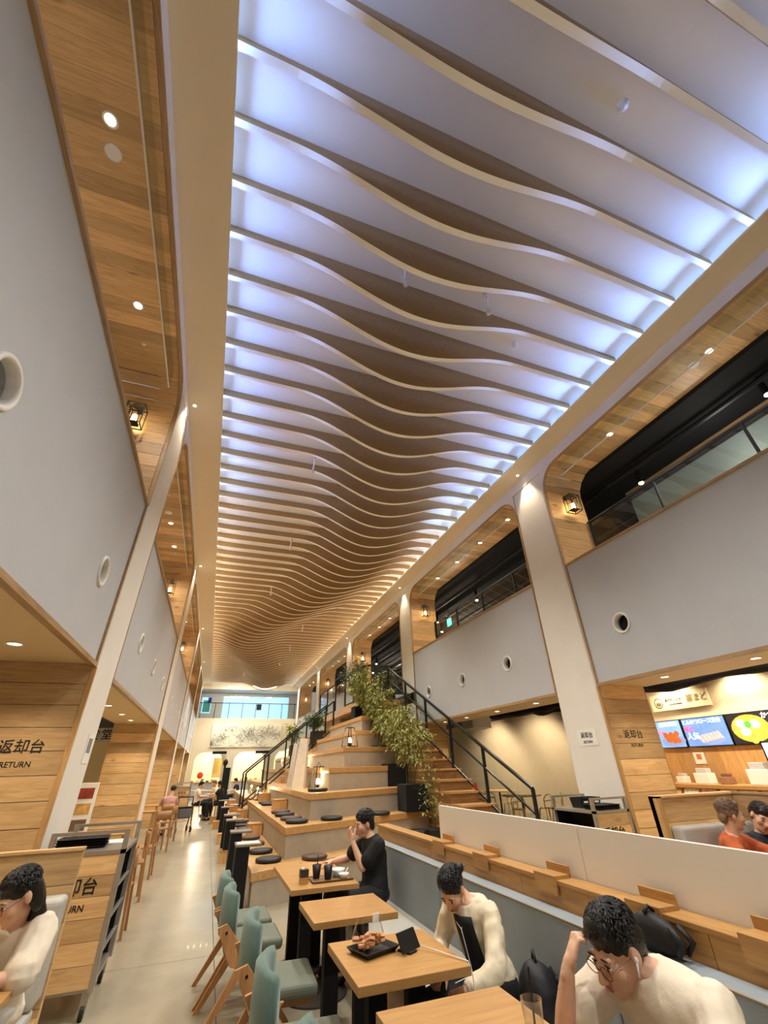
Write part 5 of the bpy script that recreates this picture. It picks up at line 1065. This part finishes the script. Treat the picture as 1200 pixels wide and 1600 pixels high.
WHT = mat('white_cotton', (232, 218, 194), .75, noise=.04, nscale=8, bump=.15, bscale=60); CRM = mat('cream_jacket', (226, 212, 182), .75, noise=.05, nscale=8, bump=.2, bscale=50); BLKT = mat('black_cotton', (20, 20, 22), .8, bump=.15, bscale=60); DARKP = mat('dark_trousers', (22, 22, 25), .8, bump=.1, bscale=60); RUST = mat('rust_shirt', (178, 84, 38), .75, noise=.15, nscale=20, bump=.2, bscale=60); NAVY = mat('navy_shirt', (28, 32, 44), .8); MAUVE = mat('mauve_top', (196, 150, 140), .75); GREYP = mat('grey_trousers', (150, 146, 138), .8); PALE = mat('pale_skirt', (206, 202, 190), .8)
GOLDF = mat('brown_frame', (96, 60, 40), .3, metal=.5)
# man in white T-shirt, hand on forehead
root, hc, R, hs, bz = person('man in a white T-shirt bowing over the nearest table, hand on forehead', dict(hip=(1.74, 1.66, .53), neck=(1.66, 1.755, .935), head=(1.575, 1.80, .985), yaw=math.radians(195), face=(-.90, .02, -.40), headup=(-.3, -.05, .9), s=1.0, hs=1.02, fat=1.12,
    elbowR=(1.37, 1.93, .755), wristR=(1.395, 1.88, .925), handR=((.45, -.12, .75), (.8, -.25, -.4), .95), elbowL=(1.55, 1.42, .70), wristL=(1.36, 1.62, .74), handL=((-.9, .4, -.05), (0, 0, -1), .35), shirt=WHT, pants=DARKP, hair='full', glasses=GOLDF, vox=.005, sl=.68, sleeve_r=1.15))
q = MB(); q.ell(hc+R@(Vector((-.088, .004, -.004))*hs), (.008, .008, .010), R, 10, 6); q.cyl(hc+R@(Vector((-.09, .008, -.008))*hs), hc+R@(Vector((-.086, .022, -.045))*hs), .0042, n=8); ep = q.build('earphone', mat('earphone_white', (244, 244, 242), .25), root, True)
# woman with bun, pale jacket
rW, hcW, RW, hsW, bzW = person('woman with a dark bun in a pale hooded jacket looking down at her lap', dict(hip=(1.72, 3.02, .52), neck=(1.615, 3.045, .892), head=(1.535, 3.07, .945), yaw=math.radians(205), face=(-.62, -.35, -.70), headup=(-.45, -.3, .75), s=.88, hs=.98,
    elbowR=(1.50, 3.22, .66), wristR=(1.42, 3.05, .60), handR=((-.6, -.5, -.1), (0, 0, -1), .6), elbowL=(1.60, 2.76, .66), wristL=(1.44, 2.78, .61), handL=((-.8, .2, -.1), (0, 0, -1), .6), shirt=CRM, pants=DARKP, hair='bun', sleeve='long', sleeve_r=1.05, vox=.0075, fold=.034, kneeR=(1.26, 3.0, .50), kneeL=(1.24, 2.84, .50), ankleR=(1.25, 3.0, .07), ankleL=(1.23, 2.84, .07)))
f_ = Vector((math.cos(math.radians(205)), math.sin(math.radians(205)), 0))
q = MB(); rw_ = Vector((f_.y, -f_.x, 0)); q.rings([[bzW(t)+f_*(d_-.022*abs(w)/.055)+rw_*w for w in (-.06, -.03, 0, .03, .06)] for t, d_ in ((.0, .118), (.2, .122), (.4, .126), (.6, .130), (.75, .126), (.84, .116))], False, False); o = q.build('black_top', BLKT, rW, True); sd_ = o.modifiers.new('thick', 'SOLIDIFY'); sd_.thickness = .012; sd_.offset = -1
q = MB(); cen = bzW(.93)-f_*.07; q.ell(cen+Vector((0, 0, -.01)), (.075, .10, .05), RZ(math.radians(205)), 16, 9); o = q.build('hood', CRM, rW); remesh(o, .009, 3, .02)
EAR = mat('cable_white', (236, 232, 222), .4)
cbl = [hcW+RW@Vector((-.07, .01, -.02)), hcW+RW@Vector((-.05, .06, -.1)), bzW(.7)+f_*.15, bzW(.45)+f_*.16, bzW(.2)+f_*.16, Vector((1.5, 2.93, .60)), Vector((1.42, 2.9, .60))]
MB().tube(cbl, .0022, 6).build('earphone_cable', EAR, rW, True); MB().tube([hcW+RW@Vector((.07, .01, -.02)), hcW+RW@Vector((.04, .07, -.1)), bzW(.7)+f_*.15], .0022, 6).build('earphone_cable', EAR, rW, True)
# man in black T-shirt
person('man in a black T-shirt eating at the tray table, one hand at his mouth', dict(hip=(1.71, 5.12, .54), neck=(1.69, 5.16, .985), head=(1.635, 5.19, 1.085), yaw=math.radians(185), face=(-.97, -.08, -.14), s=.98, elbowL=(1.56, 5.02, .76), wristL=(1.49, 5.12, .95), handL=((-.25, .35, .75), (.8, .3, .1), .7), elbowR=(1.52, 5.42, .78), wristR=(1.37, 5.44, .765), handR=((-.9, 0, 0), (0, -.2, -1), .5), shirt=BLKT, pants=DARKP, hair='full', vox=.0075, sl=.66, sleeve_r=1.15))
# woman at the left booth
person('woman with long dark hair and glasses in a white top at the left booth', dict(hip=(-.92, 3.84, .53), neck=(-.86, 3.60, .93), head=(-.86, 3.50, 1.045), yaw=math.radians(245), face=(-.60, -.70, -.40), s=.95, elbowR=(-1.16, 3.44, .77), wristR=(-1.16, 3.22, .75), handR=((-.3, -.9, 0), (0, 0, -1), .4), elbowL=(-.72, 3.42, .75), wristL=(-.95, 3.30, .755), handL=((-.9, -.3, 0), (0, 0, -1), .4), shirt=WHT, pants=PALE, hair='long', glasses=GOLDF, vox=.0075, sl=.95, sleeve_r=1.35, hem=True))
# two diners in the right booth
person('person in a rust shirt with light brown hair at the right booth', dict(hip=(4.72, 3.55, .54), neck=(4.70, 3.50, .98), head=(4.72, 3.47, 1.125), yaw=math.radians(-60), face=(.85, -.48, -.1), s=.98, elbowR=(4.45, 3.28, .80), wristR=(4.62, 3.05, .75), elbowL=(4.95, 3.3, .80), wristL=(4.90, 3.08, .75), shirt=RUST, pants=DARKP, hair='short', hairm=HAIRB, vox=.010, sleeve='long', sleeve_r=1.1, fold=.03))
person('person in a dark navy shirt leaning back at the right booth', dict(hip=(5.18, 3.58, .54), neck=(5.19, 3.56, .96), head=(5.16, 3.49, 1.085), yaw=math.radians(-100), face=(-.55, -.75, -.35), headup=(.35, -.1, 1), s=.96, elbowR=(5.0, 3.36, .76), wristR=(5.02, 3.1, .75), elbowL=(5.36, 3.36, .76), wristL=(5.26, 3.12, .75), shirt=NAVY, pants=DARKP, hair='full', hairm=HAIRD, vox=.010, sl=.6))
# far people
person('person in a mauve top on an aisle chair beside a wheeled walker', dict(hip=(-.95, 16.35, .53), neck=(-.93, 16.40, .98), head=(-.90, 16.46, 1.13), yaw=math.radians(110), face=(-.2, .9, -.3), s=.97, elbowR=(-.72, 16.55, .76), wristR=(-.78, 16.75, .74), elbowL=(-1.18, 16.5, .76), wristL=(-1.12, 16.75, .74), shirt=MAUVE, pants=GREYP, hair='bun', vox=.014, detail=False))
wood_chair(-.95, 16.3, 3.4, 'oak chair under the person in mauve')
for i, (x, y, yaw, sh_, l) in enumerate([(-.25, 21.0, 0, WHT, 'far diner in a pale top at the left of the table group'), (.45, 22.4, 3.6, WHT, 'far diner in white facing the aisle behind the black side tables'), (.62, 20.5, 2.6, BLKT, 'far diner in a sleeveless black top beside the tiers'), (1.5, 26.0, 3.3, NAVY, 'far diner in blue seen between the railing posts')]):
    c, s_ = math.cos(yaw), math.sin(yaw); B_ = Vector((x, y, 0)); rt = Vector((s_, -c, 0)); ff = Vector((c, s_, 0))
    person(l, dict(hip=B_+Vector((0, 0, .53)), neck=B_+ff*.05+Vector((0, 0, 1.0)), head=B_+ff*.1+Vector((0, 0, 1.14)), yaw=yaw, face=(c, s_, -.3), s=.97, elbowR=B_+rt*.24+ff*.12+Vector((0, 0, .76)), wristR=B_+rt*.14+ff*.35+Vector((0, 0, .75)), elbowL=B_-rt*.24+ff*.12+Vector((0, 0, .76)), wristL=B_-rt*.14+ff*.35+Vector((0, 0, .75)), shirt=sh_, pants=DARKP, hair='short', hairm=HAIR if i != 1 else HAIRB, vox=.016, detail=False, sl=.5))
    cafe_chair(x, y, yaw+math.pi/2+math.pi, 'cafe chair under the '+l.replace('far diner', 'diner'), 'chairs of the far diners')

# ================================================================== TABLE THINGS, BAGS, FAR END
CLEAR = glass_mat('clear_plastic', (.97, .98, .98), .08)
q = thing('snack_box', 'black snack tray with clear lid and brown crisps on the oak table', 'food box', (1.02, 3.08, .72), .35)
MB().rings([[(sx*a, sy*a*.8, z) for sx, sy in ((-1, -1), (1, -1), (1, 1), (-1, 1))] for a, z in ((.095, 0), (.118, .026), (.113, .026), (.092, .006))]).build('tray', BLACK, q)
rn = random.Random(4); m = MB()
for j in range(26): m.obox((rn.gauss(-.01, .04), rn.gauss(.015, .028), .014+rn.uniform(0, .055)), (.016, .011, .006), Matrix.Rotation(rn.uniform(0, 3), 3, 'Z') @ Matrix.Rotation(rn.uniform(-.8, .8), 3, 'X'))
m.build('crisps', mat('crisps', (206, 144, 92), .6, rnd=.1, noise=.3, nscale=30), q, kind='stuff')
R_ = [[Vector((.1*math.cos(t)*k, .045+.075*math.sin(t)*k, z)) for t in [2*math.pi*j/14 for j in range(14)]] for k, z in ((.95, .03), (1, .06), (.85, .1), (.7, .13))]
MB().rings(R_, True, False).build('clear_bag', CLEAR, q, True); MB().box(.04, .085, .05, .055, .1, .14).build('white_tag', PAPER, q)
q = thing('phone_stand', 'black smartphone propped on a stand at the snack table', 'phone', (1.2, 2.99, .72), .5)
MB().hexa([(-.075, -.02, .01), (.075, -.02, .01), (.075, -.012, .01), (-.075, -.012, .01), (-.075, .025, .085), (.075, .025, .085), (.075, .033, .085), (-.075, .033, .085)]).build('phone', BLACK, q); MB().box(-.03, .03, -.03, .06, 0, .01).build('stand_foot', BLACK, q); MB().box(-.012, .012, .028, .05, .0, .06).build('stand_back', BLACK, q)
tag(MB().tube([(1.27, 2.98, .74), (1.32, 2.93, .733), (1.38, 2.82, .728), (1.425, 2.74, .725), (1.435, 2.72, .68), (1.44, 2.71, .55), (1.45, 2.70, .45), (1.50, 2.68, .445)], .0028, 6).build('charging_cable', EAR, smooth=True), 'thin white charging cable hanging over the table edge', 'cable')
q = thing('meal_tray', 'brown tray with dark cups and white bowls before the man in black', 'tray', (1.22, 4.92, .72), 0)
MB().rings([[(sx*(.19-i_), sy*(.13-i_), z_) for sx, sy in ((-1, -1), (1, -1), (1, 1), (-1, 1))] for i_, z_ in ((.012, 0), (0, .014), (.006, .014), (.016, .005))]).build('tray', mat('brown_tray', (120, 92, 62), .5), q)
def lathe_thing(name, lab, cat, x, y, z, prof, m_, part, extra=None):
    t = thing(name, lab, cat, (x, y, z)); MB().lathe((0, 0, 0), prof, 22).build(part, m_, t, True); return t
cup = [(.028, 0), (.03, .004), (.042, .10), (.040, .10), (.03, .01), (0, .008)]
t = lathe_thing('dark_cup', 'dark cup with a straw standing left on the brown tray', 'cup', 1.10, 4.98, .726, cup, mat('cup_dark', (26, 20, 20), .4), 'cup_body'); MB().cyl((0, 0, .02), (.01, 0, .17), .004, n=6).build('straw', BLACK, t)
lathe_thing('dark_cup', 'plain dark cup in the middle of the brown tray', 'cup', 1.19, 4.90, .726, cup, mat('cup_dark', (26, 20, 20), .4), 'cup_body')
bowl = [(.03, 0), (.035, .006), (.065, .05), (.06, .05), (.03, .012), (0, .01)]
lathe_thing('white_bowl', 'larger white bowl at the back of the brown tray', 'bowl', 1.30, 4.98, .726, [(a*1.1, b*1.1) for a, b in bowl], WHITEP, 'bowl_body')
t = lathe_thing('white_bowl', 'small white bowl with spoon at the tray corner', 'bowl', 1.33, 4.86, .726, [(a*.75, b*.75) for a, b in bowl], WHITEP, 'bowl_body'); MB().tube([(0, 0, .02), (.03, .02, .05), (.05, .03, .07)], .004, 6).build('spoon', WHITEP, t, True)
q = thing('menu_caddy', 'small black caddy with a wooden sign block on the tray table', 'caddy', (.96, 4.86, .72), .1); MB().box(-.035, .035, -.03, .03, .045, .10).build('rack', mat('rack_dark', (50, 44, 38), .5), q); MB().box(-.035, .035, -.03, .03, 0, .045).build('wood_block', TOPW, q); MB().cyl((-.012, 0, .08), (-.012, 0, .115), .013, n=10).build('bottle', WHITEP, q, True)
q = thing('drink_glass', 'clear drink cup with a black straw on the nearest table', 'cup', (1.28, 1.98, .72)); MB().lathe((0, 0, 0), [(.026, 0), (.03, .003), (.04, .12), (.038, .12), (.028, .006)], 20, caps=False).build('glass_body', CLEAR, q, True); MB().cyl((0, 0, .01), (.012, .005, .2), .004, n=6).build('straw', BLACK, q)
# bags
BAG = mat('black_nylon', (24, 24, 27), .6, bump=.2, bscale=40)
def bag(lab, loc, r, rz):
    t = thing('backpack', lab, 'bag', loc, rz); m = MB(); m.ell((0, 0, r[2]), r, None, 16, 10); m.ell((0, -r[1]*.5, r[2]*.7), (r[0]*.7, r[1]*.7, r[2]*.6)); o = m.build('body', BAG, t); remesh(o, .014, 4, .02)
    for s in (-1, 1): MB().tube([(s*r[0]*.5, -r[1]*.9, r[2]*1.6), (s*r[0]*.55, -r[1]*1.3, r[2]), (s*r[0]*.5, -r[1]*1.0, r[2]*.4)], .012, 6).build('strap', BAG, t, True)
    MB().tube([(-.03, 0, r[2]*1.97), (0, 0, r[2]*2.25), (.03, 0, r[2]*1.97)], .008, 6).build('handle', BAG, t, True)
bag('black backpack on the bench beside the woman in the pale jacket', (1.80, 2.70, .44), (.12, .10, .13), 1.2)
bag('black bag on the bench top behind the man in the white shirt', (1.995, 2.02, .865), (.05, .13, .07), 0)
# wheeled walker
q = thing('wheeled_walker', 'black wheeled walker with a grey bag in the left aisle', 'walker', (-.5, 17.3, 0), .3)
for sx in (-1, 1):
    MB().bar((sx*.22, -.2, .1), (sx*.22, .05, .9), .025, .025).build('frame_tube', BLACK, q); MB().bar((sx*.22, .22, .1), (sx*.22, .0, .6), .025, .025).build('frame_tube', BLACK, q)
    for sy in (-.2, .22): MB().cyl((sx*.22-.015, sy, .08), (sx*.22+.015, sy, .08), .08, n=16).build('wheel', CASTER, q)
MB().bar((-.22, .05, .9), (.22, .05, .9), .025, .025).build('handle_bar', BLACK, q); MB().box(-.2, .2, -.15, .15, .35, .62).build('bag', mat('walker_bag', (96, 96, 100), .7), q, bevel=.04); MB().box(-.2, .2, -.15, .1, .62, .65).build('seat', BLACKM, q)
# far end under the balcony
ARC = [(-.95, .8), (1.55, 3.55), (4.25, 5.35)]; ZA = 2.66
m = MB(); prev = XL-.3
for a, b in ARC:
    m.box(prev, a, YF, YF+.2, 0, 2.78); r = .55; n = 8
    top = [(a, 1.8)]; P = [(a, 2.78), (a, ZA-r)]+[(a+r*(1-math.cos(t)), ZA-r*(1-math.sin(t))) for t in [math.pi/2*j/n for j in range(1, n+1)]]+[(b-r*(1-math.cos(t)), ZA-r*(1-math.sin(t))) for t in [math.pi/2*(n-j)/n for j in range(0, n+1)]]+[(b, 2.78)]
    for (u0, v0), (u1, v1) in zip(P[1:-2], P[2:-1]): m.add([(u0, YF, v0), (u1, YF, v1), (u1, YF, 2.78), (u0, YF, 2.78)], [(0, 1, 2, 3)])
    prev = b
m.box(prev, XR+.3, YF, YF+.2, 0, 2.78); m.build('arcade_wall', FARW, wf)
struct(MB().box(XL-.3, XR+.3, YF+3.2, YF+3.35, 0, 3.1).build('wall_far_shop', mat('far_shop_cream', (244, 228, 186), .7)), 'bright cream shop wall behind the far arches')
struct(MB().box(XL-.3, XR+.3, YF+.2, YF+3.3, 3.05, 3.1).build('ceiling_far_shop', PLASTER)); struct(MB().box(XL-.4, XL-.3, YF, YF+3.3, 0, 3.1).build('wall_far_side', FARW)); struct(MB().box(XR+.3, XR+.4, YF, YF+3.3, 0, 3.1).build('wall_far_side', FARW))
for x in (0, 2.5, 4.8): lamp('POINT', (x, YF+1.6, 2.7), 120, WARM, 'far_shop_lamp', size=.15)
for y in (23, 28.5, 32.5): lamp('SPOT', (.6, y, ZP-.8), 330, NEUT, 'far_aisle_lamp', to=(.6, y, 0), size=.08, cone=110)
q = thing('globe_lamp', 'round glowing paper lamp under the first far arch', 'lamp', (-.2, YF+.9, 2.1)); MB().ell((0, 0, .12), (.14, .14, .14)).build('globe', GLOWS, q, True); MB().cyl((0, 0, .25), (0, 0, .95), .006, n=6).build('cord', BLACK, q)
q = thing('red_stand', 'red round sign on a pale stand below the globe lamp', 'sign', (-.45, YF+1.4, 0)); MB().cyl((0, 0, 0), (0, 0, 1.1), .05, .03, 10).build('stand', PLASTER, q); MB().ell((0, 0, 1.35), (.2, .06, .2)).build('disc', mat('red_sign', (206, 60, 36), .5), q, True)
q = thing('cloth_banner', 'hanging cream cloth banner under the first far arch', 'banner', (.55, YF+.6, 1.0)); MB().box(-.28, .28, -.01, .01, .2, 1.3).build('cloth', mat('banner_cream', (246, 224, 150), .7), q); MB().cyl((-.32, 0, 1.31), (.32, 0, 1.31), .012, n=8).build('rod', BLACK, q)
for i, (x, l) in enumerate([(-.3, 'white serving counter under the left far arch'), (2.5, 'white serving counter under the middle far arch')]):
    q = thing('serving_counter', l, 'counter', (x, YF+.7, 0)); MB().box(-.9, .9, -.25, .25, 0, .92).build('base', PLASTER, q); MB().box(-.95, .95, -.3, .3, .92, .96).build('worktop', TOPW, q)
    for j in range(5): MB().box(-.7+.32*j, -.5+.32*j, -.1, .1, .96, 1.05+.06*(j % 3)).build('counter_item', mat('far_item_%d' % j, [(200, 90, 50), (236, 230, 214), (120, 150, 90), (90, 90, 96), (226, 190, 120)][j], .6), q)
tag(MB().box(1.0, 1.4, YF-.4, YF-.3, 0, 1.75).build('standing_screen', BLACKM), 'tall black panel standing between the two far arches', 'panel')
for i, x in enumerate([.1, 2.9]): tag(MB().box(x, x+.9, YF-.5, YF-.1, 2.55, 2.7).build('ceiling_speaker', BLACKM), ('left' if i == 0 else 'right')+' flat black box hung below the mural', 'speaker')
sq_table(.1, 21.3, 'pale table shared by the far diners', .45, 'tables of the far diners'); sq_table(-.2, 28.5, 'long pale table before the far arches', .6, 'tables of the far diners')
return_cart(-1.2, -.6, 24.0, 24.8, 'far return cart beyond the wheeled walker', True)
for i, (x, y) in enumerate([(1.0, 19.9), (.9, 20.6)]):
    q = thing('torch_lamp', 'tall slim black torch lamp by the far tiers, '+('nearer' if i == 0 else 'farther')+' of two', 'lamp', (.58, 18.9+.9*i, 0), 0, 'tall black torch lamps by the far tiers')
    MB().cyl((0, 0, .02), (0, 0, 1.75), .022, n=8).build('pole', BLACK, q); MB().lathe((0, 0, 0), [(.12, 0), (.12, .015), (.03, .03)], 14).build('base', BLACK, q); MB().lathe((0, 0, 1.75), [(.03, 0), (.07, .05), (.075, .14), (.02, .2), (.0, .22)], 12).build('head', BLACK, q, True)
